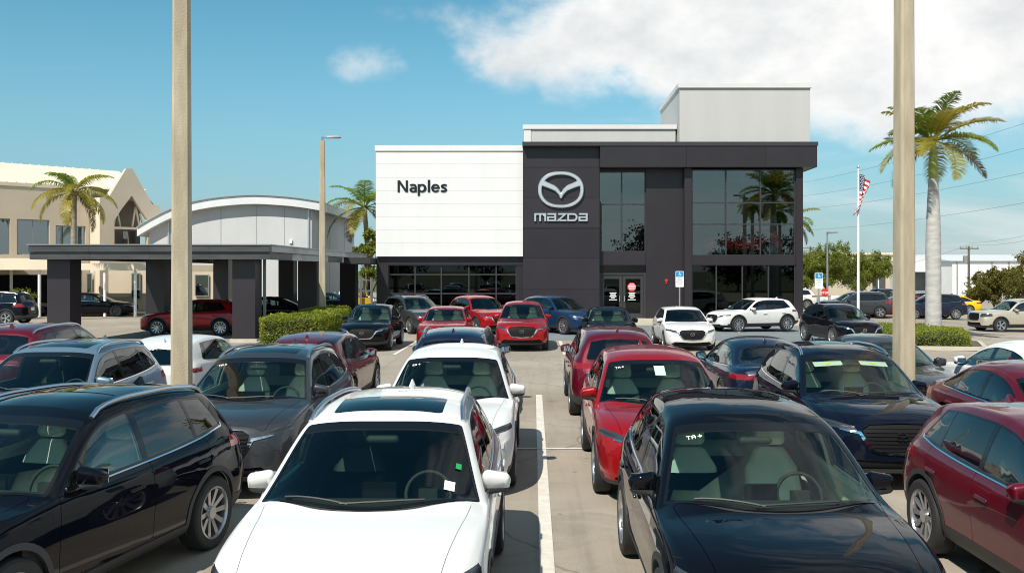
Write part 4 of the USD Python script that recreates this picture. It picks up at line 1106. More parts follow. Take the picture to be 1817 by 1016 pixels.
# ------------------------------------------------------------------ the drive-through canopy
cn = thing('drive_through_canopy', 'flat dark grey canopy on square dark columns left of the showroom', 'canopy')
cx0, cx1, cy0, cy1 = -19.0, -9.93, 35.0, 55.5
zt, zm_, zb_ = PZ(433, 35), PZ(447, 35), PZ(460, 35)
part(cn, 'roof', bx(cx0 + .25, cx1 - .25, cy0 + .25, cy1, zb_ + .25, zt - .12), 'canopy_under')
nseg = 4
for k in range(nseg):
    a = cx0 + (cx1 - cx0) * k / nseg; b = cx0 + (cx1 - cx0) * (k + 1) / nseg
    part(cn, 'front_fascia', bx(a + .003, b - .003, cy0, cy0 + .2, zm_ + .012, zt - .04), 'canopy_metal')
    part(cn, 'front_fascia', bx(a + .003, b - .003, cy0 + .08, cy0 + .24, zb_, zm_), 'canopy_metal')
part(cn, 'coping', bx(cx0 - .04, cx1 + .04, cy0 - .04, cy0 + .3, zt - .039, zt), 'lamp_grey')
for k in range(6):
    a = cy0 + .3 + (cy1 - cy0 - .3) * k / 6; b = cy0 + .3 + (cy1 - cy0 - .3) * (k + 1) / 6
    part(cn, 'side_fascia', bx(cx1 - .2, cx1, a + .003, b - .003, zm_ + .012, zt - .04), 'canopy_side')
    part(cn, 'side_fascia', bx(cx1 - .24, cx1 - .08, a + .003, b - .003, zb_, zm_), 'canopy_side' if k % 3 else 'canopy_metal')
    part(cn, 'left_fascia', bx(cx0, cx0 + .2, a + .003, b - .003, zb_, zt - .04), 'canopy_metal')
part(cn, 'coping', bx(cx1 - .26, cx1 + .04, cy0 + .301, cy1, zt - .039, zt), 'lamp_grey')
part(cn, 'link_roof', bx(cx1 - .3, X(667) - .02, 49.2, 55.5, PZ(468, 50), PZ(457, 50)), 'canopy_under')
for (x, y) in ((-18.2, 36.1), (-11.1, 36.1), (-18.2, 45.2), (-18.2, 54.6), (-10.65, 44.3), (-10.65, 53.8), (-14.4, 54.6), (-14.4, 45.2)):
    if (x, y) == (-14.4, 45.2):
        continue
    c = part(cn, 'column', bx(x - .44, x + .44, y - .44, y + .44, .14, zb_ + .25), 'dark_panel')
    part(c, 'plinth', bx(x - .52, x + .52, y - .52, y + .52, 0, .139), 'concrete')

for x in (-16.5, -12.6):
    for y in (38.5, 42.5, 48.5):
        d = trimesh.creation.cylinder(.16, .06, sections=18); d.apply_translation([x, y, zb_ + .218]); part(cn, 'downlight', d, 'white_paint', 40)
part(cn, 'downpipe', cat(bx(-10.62, -10.52, 36.56, 36.64, .14, zb_ + .24)), 'lamp_grey')
part(cn, 'downpipe', cat(bx(-10.17, -10.07, 44.74, 44.82, .14, zb_ + .24)), 'lamp_grey')
# ------------------------------------------------------------------ grey vaulted hall
vh = thing('vaulted_hall', 'grey stucco hall under a pale curved vault roof behind the canopy', 'building')
Yv = 60.0
pts = [(243, 404), (270, 388), (300, 373), (340, 359), (400, 349.5), (450, 346.5), (500, 349), (567, 358)]
ax = np.array([PX(a, Yv) for a, _ in pts]); az = np.array([PZ(b, Yv) for _, b in pts])
fz = PchipInterpolator(ax, az)
xs = np.linspace(ax[0], ax[-1], 40)
top = np.stack([xs, fz(xs)], 1)
part(vh, 'vault_roof', up(extrude(Polygon(np.vstack([top, (top - [0, .55])[::-1]])), 15.6), Yv + 15.6), 'grey_roof')
part(vh, 'roof_edge', up(extrude(Polygon(np.vstack([top + [0, .06], (top + [0, .003])[::-1]])), 15.8), Yv + 15.7), 'galvanised')
xw0, xw1 = PX(258, Yv), PX(553, Yv + .6)
xs2 = np.linspace(xw0, xw1, 30)
part(vh, 'wall', up(extrude(Polygon(np.vstack([np.stack([xs2, fz(xs2) - .552], 1), [(xw1, .1), (xw0, .1)]])), 14.4), Yv + 15.0), 'grey_stucco')
for px in (320, 392, 455, 505):
    part(vh, 'wall_joint', bx(PX(px, Yv + .6) - .012, PX(px, Yv + .6) + .012, Yv + .585, Yv + .599, 1, float(fz(PX(px, Yv))) - .6), 'lamp_grey')
for y in (66, 71):
    part(vh, 'wall_joint', bx(xw1 + .001, xw1 + .015, y - .012, y + .012, 1, 6.5), 'lamp_grey')
part(vh, 'wall_light', bx(PX(514, Yv + .6), PX(519, Yv + .6), Yv + .48, Yv + .598, PZ(431, Yv), PZ(425, Yv)), 'white_paint')

for px in (300, 548):
    x = PX(px, Yv + .6)
    part(vh, 'downpipe', bx(x - .05, x + .05, Yv + .49, Yv + .595, .1, float(fz(PX(px, Yv))) - .6), 'galvanised')
# ------------------------------------------------------------------ beige building on the left
bb = thing('beige_office_building', 'two storey beige stucco building with a gabled bay, seamed metal roof and shaded walkway', 'building')
def wall_frame(p0, p1):
    p0, p1 = np.array(p0, float), np.array(p1, float)
    d = p1 - p0; L = np.linalg.norm(d); d /= L
    n = np.array([d[1], -d[0]])                       # towards the camera
    def T(mesh):
        """(u along the wall, v up, w outwards) to the world"""
        v = np.array(mesh.vertices)
        return trimesh.Trimesh(np.stack([p0[0] + v[:, 0] * d[0] + v[:, 2] * n[0], p0[1] + v[:, 0] * d[1] + v[:, 2] * n[1], v[:, 1]], 1), mesh.faces, process=False)
    def U(px):
        k = (px - VX) / FOC                           # where the view ray crosses the wall
        return (k * p0[1] - p0[0]) / (d[0] - k * d[1])
    def Yu(u): return p0[1] + u * d[1]
    def box_(u0, u1, v0, v1, w0, w1):
        return T(bx(u0, u1, v0, v1, w0, w1))
    return T, U, Yu, box_, L
T, U, Yu, wb, L = wall_frame((-44.8, 45.2), (-28.9, 61.1))
zt = 8.0
u_end = U(162)
wins = [(-6, 18), (30, 88), (99, 162)]
holes = [sbox(U(a), PZ(452, 59), U(b) if b < 160 else u_end - .35, PZ(390 if b < 99 else 399, 59)) for a, b in wins]
holes += [sbox(U(-180), 4.1, U(-120), 6.1), sbox(U(-105), 4.1, U(-20), 6.1)]
full = sbox(0, 0, u_end, zt)
low = sbox(U(-120), 0, u_end - 1.0, 2.5)
part(bb, 'wall', T(trimesh.Trimesh(*(lambda m: (m.vertices - [0, 0, .3], m.faces))(extrude(full.difference(unary_union(holes)).difference(low), .3)))), 'beige_stucco')
part(bb, 'floor_slab', wb(0, u_end, 2.9, 3.2, -6, -.31), 'interior_pale')
part(bb, 'inner_wall', wb(0, u_end, 0, zt - .3, -6.3, -6), 'interior_dark')
part(bb, 'cornice', wb(0, u_end, zt + .002, zt + .22, -.34, .06), 'beige_trim')
for k, h in enumerate(holes):
    a, c, b, d = h.bounds
    w = part(bb, 'window', cat(wb(a, b, c, c + .06, -.2, -.1), wb(a, b, d - .06, d, -.2, -.1), wb(a, a + .06, c + .06, d - .06, -.2, -.1), wb(b - .06, b, c + .06, d - .06, -.2, -.1)), 'lamp_grey')
    n = max(1, int(round((b - a) / 1.0)))
    for j in range(n):
        g0, g1 = a + .06 + (b - a - .12) * j / n, a + .06 + (b - a - .12) * (j + 1) / n
        part(w, 'pane', wb(g0 + .02, g1 - .02, c + .06, d - .06, -.16, -.148), 'far_glass')
        if j:
            part(w, 'mullion', wb(g0 - .02, g0 + .02, c + .06, d - .06, -.19, -.12), 'lamp_grey')
# seamed roof: a slope up to the ridge, each seam a part
ridge_z, run = 9.9, 4.8
sl = trimesh.Trimesh(*(lambda q: (q, [[0, 1, 2], [0, 2, 3], [4, 6, 5], [4, 7, 6], [0, 4, 5], [0, 5, 1], [3, 2, 6], [3, 6, 7], [0, 3, 7], [0, 7, 4], [1, 5, 6], [1, 6, 2]]))(np.array([[0, zt + .23, 0], [u_end + 3.6, zt + .23, 0], [u_end + 3.6, ridge_z, -run], [0, ridge_z, -run], [0, zt + .13, 0], [u_end + 3.6, zt + .13, 0], [u_end + 3.6, ridge_z - .1, -run], [0, ridge_z - .1, -run]], float)), process=False)
rf = part(bb, 'roof', T(sl), 'cream_roof')
for u in np.arange(.3, u_end + 2.3, .55):
    part(rf, 'seam', T(beam((u, zt + .25, 0), (u, ridge_z + .02, -run), .05, .06)), 'beige_trim')
# gabled bay standing forward of the wall
gp0 = np.array([PX(177, 60.0), 60.0]); gp1 = np.array([PX(285, 62.9), 62.9])
T2, U2, Yu2, wb2, L2 = wall_frame(gp0, gp1)
def zz(py, px): return PZ(py, Yu2(U2(px)))
out_ = [(0, 0), (0, zz(350, 178)), (U2(193), zz(350, 193)), (U2(224), zz(299.5, 225)), (U2(235), zz(299, 235)), (U2(270), zz(362, 270)), (L2, zz(367, 285)), (L2, 0)]
gab = Polygon(out_)
opn = Polygon([(U2(203), zz(402, 203)), (U2(203), zz(391, 203)), (U2(215), zz(372, 215)), (U2(234), zz(347, 234)), (U2(253), zz(377, 253)), (U2(262), zz(390, 262)), (U2(262), zz(404, 262))])
opn2 = sbox(U2(203), zz(437, 203), U2(262), zz(406, 203))
door_low = sbox(U2(200), 0, U2(272), 2.6)
part(bb, 'gable_wall', T2(trimesh.Trimesh(*(lambda m: (m.vertices - [0, 0, .35], m.faces))(extrude(gab.difference(opn).difference(opn2).difference(door_low), .35)))), 'beige_stucco')
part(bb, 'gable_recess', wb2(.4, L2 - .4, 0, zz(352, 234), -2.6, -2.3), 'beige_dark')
part(bb, 'gable_glass', wb2(U2(236), U2(258), zz(437, 236), zz(408, 236), -1.6, -1.58), 'far_glass')
for a, b in (((206, 402), (213, 372)), ((213, 372), (219, 402)), ((240, 402), (246, 366)), ((246, 366), (253, 402)), ((253, 378), (261, 402))):
    part(bb, 'gable_strut', T2(beam((U2(a[0]), zz(a[1], a[0]), -.5), (U2(b[0]), zz(b[1], b[0]), -.5), .10, .12)), 'beige_trim')
# the bay's left return wall (faces the camera's left), its roof
rp = np.array([PX(160, 60.9), 60.9])
T3, U3, Yu3, wb3, L3 = wall_frame(rp, gp0)
part(bb, 'return_wall', wb3(0, L3, 0, zz(350, 178), -.3, 0), 'beige_trim')
ap = (U2(230), zz(299, 230))
for q, (e, f) in enumerate((((U2(197), zz(348, 197)), ap), (ap, (L2, zz(368, 285))))):
    part(bb, 'gable_roof', T2(cat(beam((e[0], e[1] - .2, -.36), (f[0], f[1] - .2, -.36), .02, .1), trimesh.Trimesh(np.array([[e[0], e[1] - .25, -.36], [f[0], f[1] - .25, -.36], [f[0], f[1] - .25, -9], [e[0], e[1] - .25, -9]]), [[0, 1, 2], [0, 2, 3]], process=False))), 'cream_roof')
# walkway canopy in front, with white posts
wk = thing('covered_walkway', 'flat cream walkway roof on thin white posts in front of the beige building', 'canopy')
for (a, b, Y0, pz0, pz1) in ((-200, 96, 54.5, 458, 478.5), (96, 262, 55.6, 467, 479)):
    part(wk, 'fascia', bx(PX(a, Y0), PX(b, Y0), Y0, Y0 + .25, PZ(pz1, Y0), PZ(pz0, Y0)), 'beige_trim')
    part(wk, 'roof', bx(PX(a, Y0), PX(b, Y0), Y0 + .251, Y0 + 3.4, PZ(pz1, Y0) + .1, PZ(pz1, Y0) + .3), 'beige_trim')
part(wk, 'fascia', bx(PX(262, 55.6) , PX(395, 57.5), 57.3, 57.55, PZ(482, 57), PZ(470, 57)), 'beige_dark')
for px, Y0 in ((-60, 54.8), (70, 54.8), (186, 55.8), (240, 56.0), (391, 57.4), (20, 57.2), (143, 57.6)):
    x = PX(px, Y0)
    c = trimesh.creation.cylinder(.085, 2.8, sections=14); c.apply_translation([x, Y0, 1.4])
    part(wk, 'post', c, 'white_paint', 40)
# ground-floor wall set back under the walkway
gw = thing('shopfront_wall', 'beige and brown ground floor wall with dark windows under the covered walkway', 'wall')
part(gw, 'wall', bx(PX(186, 62), PX(396, 62), 60.4, 60.7, .1, 2.75), 'beige_stucco')
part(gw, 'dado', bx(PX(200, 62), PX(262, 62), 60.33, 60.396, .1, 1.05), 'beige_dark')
for a, b, z0, z1 in ((230, 246, .9, 2.6), (150, 160, .4, 2.6), (343, 368, 1.1, 2.5)):
    w = part(gw, 'window', bx(PX(a, 60), PX(b, 60), 60.25, 60.32, z0, z1), 'lamp_grey')
    part(w, 'pane', bx(PX(a, 60) + .06, PX(b, 60) - .06, 60.235, 60.249, z0 + .06, z1 - .06), 'far_glass')
struct('office_pavement', bx(-45, -13.5, 57.6, 60.2, 0, .12), 'concrete')

# ------------------------------------------------------------------ far side of the road, on the right
fb = thing('beige_store', 'long low beige store with an arched window far behind the tree', 'building')
Yb = 122.0
fx = lambda px: PX(px, Yb)
fzz = lambda py: PZ(py, Yb)
arch = unary_union([sbox(fx(1548), .2, fx(1572), fzz(478)), affinity.scale(Point(fx(1560), fzz(478)).buffer(1.0, quad_segs=12), fx(1572) - fx(1560), 1.0)]).intersection(sbox(0, .2, 900, 9))
body = sbox(fx(1440), -.6, fx(1588), fzz(452))
part(fb, 'wall', up(extrude(body.difference(arch), 14), Yb + 14), 'beige_stucco')
part(fb, 'cornice', bx(fx(1438), fx(1590), Yb - .25, Yb + 14, fzz(452) + .002, fzz(448)), 'beige_trim')
part(fb, 'arched_window', up(extrude(arch, .06), Yb + .4), 'far_glass')
part(fb, 'window_bars', cat(bx(fx(1560) - .06, fx(1560) + .06, Yb + .2, Yb + .3, .2, fzz(468)), bx(fx(1548), fx(1572), Yb + .2, Yb + .3, fzz(484) - .06, fzz(484) + .06)), 'white_paint')
sh = thing('grey_shed', 'pale grey gabled metal shed with an open bay right of the beige store', 'building')
Ys = 118.0
sx_ = lambda px: PX(px, Ys); sz_ = lambda py: PZ(py, Ys)
gp = Polygon([(sx_(1600), -.6), (sx_(1600), sz_(462)), (sx_(1640), sz_(453)), (sx_(1690), sz_(462)), (sx_(1690), -.6)])
bay = sbox(sx_(1618), -.7, sx_(1655), sz_(482))
part(sh, 'wall', up(extrude(gp.difference(bay), 12), Ys + 12), 'shed_metal')
part(sh, 'bay_door', bx(sx_(1618), sx_(1655), Ys + 1.2, Ys + 1.4, -.6, sz_(482)), 'lot_blue')
part(sh, 'awning', bx(sx_(1612), sx_(1688), Ys - 1.6, Ys - .01, sz_(482), sz_(479)), 'white_paint')
part(sh, 'door', bx(sx_(1672), sx_(1678), Ys - .06, Ys - .01, -.5, sz_(501)), 'lamp_grey')
wh = thing('white_warehouse', 'white low warehouse with a grey sheet roof behind the bushes', 'building')
Yw = 112.0
part(wh, 'wall', bx(PX(1690, Yw), PX(1960, Yw), Yw, Yw + 22, -.6, PZ(463, Yw)), 'warehouse')
rw_ = trimesh.Trimesh([[PX(1686, Yw), Yw - .3, PZ(463, Yw) + .01], [PX(1965, Yw), Yw - .3, PZ(463, Yw) + .01], [PX(1965, Yw), Yw + 11, PZ(463, Yw) + .95], [PX(1686, Yw), Yw + 11, PZ(463, Yw) + .95], [PX(1965, Yw), Yw + 22.3, PZ(463, Yw) + .01], [PX(1686, Yw), Yw + 22.3, PZ(463, Yw) + .01]], [[0, 1, 2], [0, 2, 3], [3, 2, 4], [3, 4, 5], [0, 3, 5], [1, 4, 2]], process=False)
part(wh, 'roof', rw_, 'shed_metal')
for px in (1698, 1760, 1790):
    part(wh, 'downpipe', bx(PX(px, Yw) - .06, PX(px, Yw) + .06, Yw - .1, Yw - .01, -.5, PZ(465, Yw)), 'lamp_grey')
# ------------------------------------------------------------------ plants
def frond_mesh(rng, az, el, length, droop, leaf, n=46, width=.035, vee=.5, hang=.4, z0=.0, twist=0.0):
    """One feather leaf: a curved rib with a row of narrow folded leaflets on each side. az azimuth, el starting elevation, droop total bend in radians."""
    t = np.linspace(0, 1, 16)
    e = el - droop * t ** 1.25
    ds = length / 15
    h = np.concatenate([[0], np.cumsum(np.cos(e[:-1]) * ds)]); z = z0 + np.concatenate([[0], np.cumsum(np.sin(e[:-1]) * ds)])
    side_b = rng.normal(0, .10) * length * t ** 2
    ca, sa = math.cos(az), math.sin(az)
    rib = np.stack([h * ca - side_b * sa, h * sa + side_b * ca, z], 1)
    ribm = meshkit_tube(rib, np.linspace(.032, .006, 16) * length / 2.6, 4)
    V, F = [ribm.vertices], [ribm.faces]
    off = len(ribm.vertices)
    tan = np.gradient(rib, axis=0); tan /= np.linalg.norm(tan, axis=1, keepdims=True)
    sd = np.array([-sa, ca, 0.0])
    for k in range(n):
        u = .14 + .85 * (k + rng.uniform(-.3, .3)) / n
        if u > 1: continue
        i = min(int(u * 15), 14); f = u * 15 - i
        p = rib[i] * (1 - f) + rib[i + 1] * f
        tg = tan[i]
        nrm = np.cross(sd, tg); nrm /= np.linalg.norm(nrm)
        if nrm[2] < 0: nrm = -nrm
        ll = leaf * (math.sin(math.pi * min(1, .12 + .9 * u)) ** .6) * rng.uniform(.85, 1.1)
        for s in (-1, 1):
            d = sd * s * .86 + tg * rng.uniform(.35, .75) + nrm * (vee * rng.uniform(.5, 1.1) - .15)
            d /= np.linalg.norm(d)
            mid = p + d * ll * .55
            d2 = d + np.array([0, 0, -1.0]) * hang * rng.uniform(.6, 1.4); d2 /= np.linalg.norm(d2)
            tip = mid + d2 * ll * .5
            w = tg * width * rng.uniform(.8, 1.2)
            V.append(np.array([p - w * .5, p + w * .5, mid + w * .6, mid - w * .6, tip])); F.append(np.array([[0, 1, 2], [0, 2, 3], [3, 2, 4]]) + off); off += 5
    return trimesh.Trimesh(np.vstack(V), np.vstack(F), process=False)

def palm(name, label, x, y, trunk, crown_z, fronds, seed, trunk_mat='royal_trunk', shaft=None, group=None, dead=0, rings=True, base_z=0.0, category='palm tree'):
    """trunk: (height, radius) pairs; fronds: dict of counts and shapes."""
    rng = np.random.default_rng(seed)
    t = thing(name, label, category, group, (x, y, base_z + GZ(x)))
    prof = [(0.0, 0.0)] + [(r, h) for h, r in trunk] + [(0.0, trunk[-1][0])]
    fr = PchipInterpolator([h for h, _ in trunk], [r for _, r in trunk])
    hs = np.linspace(trunk[0][0], trunk[-1][0], 60)
    rr = fr(hs) * (1 + (.012 * np.sin(hs * 19) if rings else 0))
    a = np.linspace(0, 2 * np.pi, 18, endpoint=False)
    v = np.stack([rr[:, None] * np.cos(a), rr[:, None] * np.sin(a), np.repeat(hs[:, None], 18, 1)], -1)
    v[..., :2] *= (1 + .03 * (meshkit.noise(v * 3.0, seed) - .5))[..., None]
    lean = np.array(fronds.get('lean', (0, 0)))
    v[..., :2] += lean * ((v[..., 2:] / trunk[-1][0]) ** 1.6)
    i, j = np.meshgrid(np.arange(59), np.arange(18), indexing='ij')
    q = np.stack([i * 18 + j, i * 18 + (j + 1) % 18, (i + 1) * 18 + (j + 1) % 18, (i + 1) * 18 + j], -1).reshape(-1, 4)
    part(t, 'trunk', trimesh.Trimesh(v.reshape(-1, 3), np.vstack([q[:, [0, 1, 2]], q[:, [0, 2, 3]]]), process=False), trunk_mat, 50)
    off = np.array([lean[0], lean[1], 0])
    if shaft:
        z0, z1, r0, r1 = shaft
        m = meshkit_tube(np.array([[0, 0, z0], [0, 0, z0 + .25 * (z1 - z0)], [0, 0, z0 + .7 * (z1 - z0)], [0, 0, z1]]) + off, [r0, r0 * 1.12, r1 * 1.1, r1 * .7], 12)
        part(t, 'crownshaft', m, 'crownshaft', 50)
    n = fronds['n']
    for k in range(n):
        u = (k + .5) / n
        az = k * 2.39996 + rng.normal(0, .12)
        el = fronds['el0'] + (fronds['el1'] - fronds['el0']) * u + rng.normal(0, .10)
        L = fronds['len'] * rng.uniform(.86, 1.08) * (1 - .25 * max(0, u - .75) * 4 * .6)
        m = frond_mesh(rng, az, el, L, fronds['droop'] * rng.uniform(.8, 1.2), fronds['leaf'], fronds.get('nl', 46), fronds.get('width', .035), fronds.get('vee', .4), fronds.get('hang', .4))
        m.apply_translation(np.array([0, 0, crown_z]) + off + np.array([math.cos(az), math.sin(az), 0]) * .06)
        c = 'leaf_palm'
        if k < dead: c = 'leaf_palm_dead'
        elif k < dead + fronds.get('yellow', 0) or rng.random() < fronds.get('py', .2): c = 'leaf_palm_yellow'
        part(t, 'frond', m, c)
    return t

royal_tr = [(0, .44), (.25, .37), (.8, .32), (2.2, .305), (3.6, .30), (4.6, .28), (5.6, .24), (6.6, .185)]
palm('royal_palm', 'tall royal palm with a smooth pale trunk and green crownshaft on the hedged island', PX(1656, 38.2), 38.2, royal_tr, 8.15,
     dict(n=24, el0=-.45, el1=1.42, len=2.75, droop=1.12, leaf=.72, nl=66, width=.036, hang=.7, vee=.45, yellow=6, py=.35), 11, shaft=(6.6, 8.2, .175, .13), dead=2, base_z=.1)
palm('queen_palm', 'queen palm with drooping yellow fronds and a thin trunk before the beige building', PX(131, 52), 52.0, [(0, .24), (.5, .19), (3, .165), (6.4, .15), (7.1, .19)], 7.1,
     dict(n=18, el0=-.5, el1=1.35, len=2.75, droop=1.75, leaf=.62, nl=64, width=.034, hang=1.3, vee=.15, yellow=10, py=.5), 5, trunk_mat='bark', dead=2)
palm('coconut_palm', 'green coconut palm rising behind the showroom beside the vaulted hall', PX(657, 64), 64.0, [(0, .3), (.6, .22), (4, .18), (7.0, .16)], 7.1,
     dict(n=18, el0=-.5, el1=1.25, len=3.4, droop=1.3, leaf=.8, nl=56, width=.04, hang=.6, vee=.3, yellow=2, py=.2, lean=(-.4, 0)), 8, trunk_mat='bark', dead=2)
palm('coconut_palm', 'palm with only its right hand fronds showing past the corner of the showroom', PX(1404, 80), 80.0, [(0, .3), (.6, .22), (4, .18), (7.3, .16)], 7.4,
     dict(n=17, el0=-.8, el1=1.25, len=2.6, droop=1.35, leaf=.75, nl=46, width=.05, hang=.8, vee=.3, yellow=6, py=.4), 21, trunk_mat='bark', dead=2)

def leaf_quads(rng, centres, size, flat=.0):
    n = len(centres)
    d = rng.normal(size=(n, 3)); d /= np.linalg.norm(d, axis=1, keepdims=True)
    e = rng.normal(size=(n, 3)); e -= (e * d).sum(1, keepdims=True) * d; e /= np.linalg.norm(e, axis=1, keepdims=True)
    s = size * rng.uniform(.6, 1.25, (n, 1))
    a, b = d * s, e * s * .42
    v = np.stack([centres - a * .5, centres + b * .5, centres + a * .5, centres - b * .5], 1).reshape(-1, 3)
    k = np.arange(n)[:, None] * 4
    f = np.vstack([k + [0, 1, 2], k + [0, 2, 3]])
    return trimesh.Trimesh(v, f, process=False)

def broadleaf(name, label, x, y, H, R, seed, leaves=5200, size=.26, mat='leaf_tree', trunk_h=None, lobes=9, squash=.75, group=None, category='tree'):
    """Tapered trunk and limbs, foliage in uneven clumps with gaps."""
    rng = np.random.default_rng(seed)
    t = thing(name, label, category, group, (x, y, GZ(x)))
    th = trunk_h or H * .35
    r0 = .05 * H * .55
    trunk = meshkit_tube(np.array([[0, 0, -.05], [.03, 0, th * .5], [0, .05, th], [.05, 0, th + H * .2]]), [r0, r0 * .75, r0 * .65, r0 * .25], 9)
    pieces = [trunk]
    cz = th + (H - th) * .5
    cent = []
    for k in range(lobes):
        a = 2.4 * k + rng.normal(0, .3); rad = R * math.sqrt((k + .4) / lobes) * .72
        z = cz + (H - th) * rng.uniform(-.34, .34) * (1.1 - .45 * rad / R)
        c = np.array([rad * math.cos(a), rad * math.sin(a), z]); cent.append((c, R * rng.uniform(.30, .48)))
        pieces.append(meshkit_tube(np.array([[0, 0, th * .85], c * [.45, .45, 0] + [0, 0, th * .95 + (z - th) * .4], c]), [r0 * .45, r0 * .25, r0 * .08], 6))
    cent.append((np.array([0, 0, H - R * .32]), R * .34))
    part(t, 'trunk', pieces[0], 'dark_bark', 40)
    part(t, 'limbs', cat(*pieces[1:]), 'dark_bark', 40)
    pts = []
    per = leaves // len(cent)
    for c, r in cent:
        m = 26
        d = rng.normal(size=(m, 3)); d /= np.linalg.norm(d, axis=1, keepdims=True)
        cl = c + d * (r * rng.uniform(.45, 1.12, (m, 1))) * [1, 1, squash]
        w = rng.integers(0, m, per)
        pts.append(cl[w] + rng.normal(0, r * .14, (per, 3)))
    pts = np.vstack(pts)
    pts = pts[pts[:, 2] > th * .55]
    part(t, 'crown', leaf_quads(rng, pts, size), mat)
    return t

broadleaf('oak_tree', 'taller green tree with a ragged top at the right corner of the showroom', PX(1466, 96), 96, 6.2, 2.9, 31, 15000, .24, 'leaf_tree', 1.6, 13)
broadleaf('oak_tree', 'spreading dark tree in front of the arched window of the beige store', PX(1530, 100), 100, 5.2, 3.5, 32, 15000, .24, 'leaf_tree', 1.3, 14)
broadleaf('oak_tree', 'low tree hugging the showroom wall beside the accessible parking sign', PX(1432, 92), 92, 4.6, 2.1, 36, 8000, .24, 'leaf_tree', 1.2, 8)
for k, (px, Y, H, R, lab) in enumerate(((1738, 76, 3.1, 1.5, 'leftmost olive bush in front of the white warehouse'), (1764, 74, 3.5, 1.7, 'rounded olive bush at the foot of the utility pole'), (1794, 73, 3.6, 1.8, 'broad olive bush right of the utility pole'), (1826, 70, 4.6, 2.3, 'tallest olive bush at the right edge of the picture'))):
    broadleaf('roadside_bush', lab, PX(px, Y), Y, H, R, 40 + k, 9000, .18, 'leaf_olive', .5, 9, .95, 'bushes before the warehouse', 'bush')
broadleaf('shrub_tree', 'green shrub tree in the gap between the vaulted hall and the white panel wall', PX(655, 62.5), 62.5, 5.6, 1.3, 51, 6500, .2, 'leaf_tree', 1.0, 9)
broadleaf('round_shrub', 'clipped round shrub behind the black sport utility at the left edge', PX(30, 53), 53, 1.75, 1.25, 52, 4200, .10, 'leaf_hedge', .2, 8, .8, None, 'shrub')
broadleaf('round_shrub', 'small shrub on the walkway strip under the left building', PX(-40, 54), 54, 1.6, 1.2, 53, 3000, .10, 'leaf_hedge', .2, 8, .8, None, 'shrub')

def hedge(name, label, outline, h, seed, size=.085, dens=420, z0=.1):
    """A clipped hedge: a dark twiggy core inside a rough skin of small leaves."""
    rng = np.random.default_rng(seed)
    pl = Polygon(outline).buffer(.18, quad_segs=5)
    t = thing(name, label, 'hedge', None, (0, 0, GZ(pl.centroid.x)))
    core = extrude(pl.buffer(-.17), h - .22); core.apply_translation([0, 0, z0])
    part(t, 'twigs', core, 'hedge_core')
    x0, y0, x1, y1 = pl.bounds
    n = int((x1 - x0) * (y1 - y0) * dens * 1.4)
    import shapely
    p = np.stack([rng.uniform(x0, x1, n), rng.uniform(y0, y1, n)], 1)
    p = p[shapely.contains_xy(pl, p[:, 0], p[:, 1])]
    e = shapely.distance(shapely.points(p), pl.exterior)
    hh = h - .22 * np.clip(1 - e / .22, 0, 1) ** 2 + .34 * (meshkit.fbm(np.c_[p * 1.6, np.zeros(len(p))], 3, seed) - .5)
    topp = np.c_[p, z0 + hh - np.abs(rng.normal(0, .045, len(p)))]
    per = pl.exterior.length
    m = int(per * h * dens * 1.5)
    q = rng.uniform(0, per, m)
    s = np.array([pl.exterior.interpolate(d).coords[0] for d in q])
    zz_ = rng.uniform(.02, h - .06, m)
    cx = np.array(pl.centroid.coords[0])
    bulge = .30 * (meshkit.fbm(np.c_[s * 1.6, zz_ * 2], 3, seed + 4) - .5) - .05 * (zz_ / h > .85)
    dirn = s - cx; dirn /= np.linalg.norm(dirn, axis=1, keepdims=True)
    sidep = np.c_[s + dirn * (bulge - np.abs(rng.normal(0, .04, m)))[:, None], z0 + zz_]
    part(t, 'foliage', leaf_quads(rng, np.vstack([topp, sidep]), size), 'leaf_hedge')
    return t

kerb_island('hedge_island', [(-9.7, 33.6), (-7.8, 33.9), (-8.3, 43.0), (-9.6, 43.0)], 'kerbed planting strip beside the canopy holding a clipped hedge')
hedge('clipped_hedge', 'long clipped yellow green hedge beside the canopy columns', [(-9.75, 33.7), (-8.0, 34.0), (-8.5, 42.6), (-9.5, 42.6)], 1.02, 61)
kerb_island('palm_island', [(12.9, 34.6), (16.1, 34.1), (17.1, 36.6), (17.4, 40.2), (14.4, 41.2), (12.7, 38.4)], 'rounded kerbed island around the royal palm')
hedge('low_hedge', 'low yellow green hedge around the foot of the royal palm', [(13.0, 34.8), (16.0, 34.4), (16.9, 36.7), (17.1, 39.8), (14.5, 40.8), (12.9, 38.4)], .52, 62, .075)

# planting on the far side of the lot behind the camera: it is what the showroom glass mirrors
for k, (x, y, H, R) in enumerate(((-46, -46, 9.5, 6), (-35, -52, 10.5, 6.5), (-22, -47, 9, 6), (-8, -54, 11, 7), (6, -50, 9.5, 6), (20, -55, 10, 6.5), (33, -48, 9, 6), (46, -52, 11, 7), (60, -50, 10, 6.5))):
    broadleaf('street_tree', ('%s of the nine dark street trees in the row behind the lot' % ('leftmost second third fourth middle sixth seventh eighth rightmost'.split()[k])), x, y, H, R, 80 + k, 6000, .6, 'leaf_dark', 1.2, 12, .9, 'street trees mirrored in the glass')
palm('tall_palm', 'tall cabbage palm mirrored in the middle of the big corner window', 26.6, -11.0, [(0, .3), (.6, .24), (5, .2), (10.6, .2), (11.2, .24)], 11.2,
     dict(n=22, el0=-.9, el1=1.3, len=2.2, droop=1.1, leaf=.7, nl=40, width=.06, hang=.6, vee=.3, py=.1), 71, trunk_mat='bark')
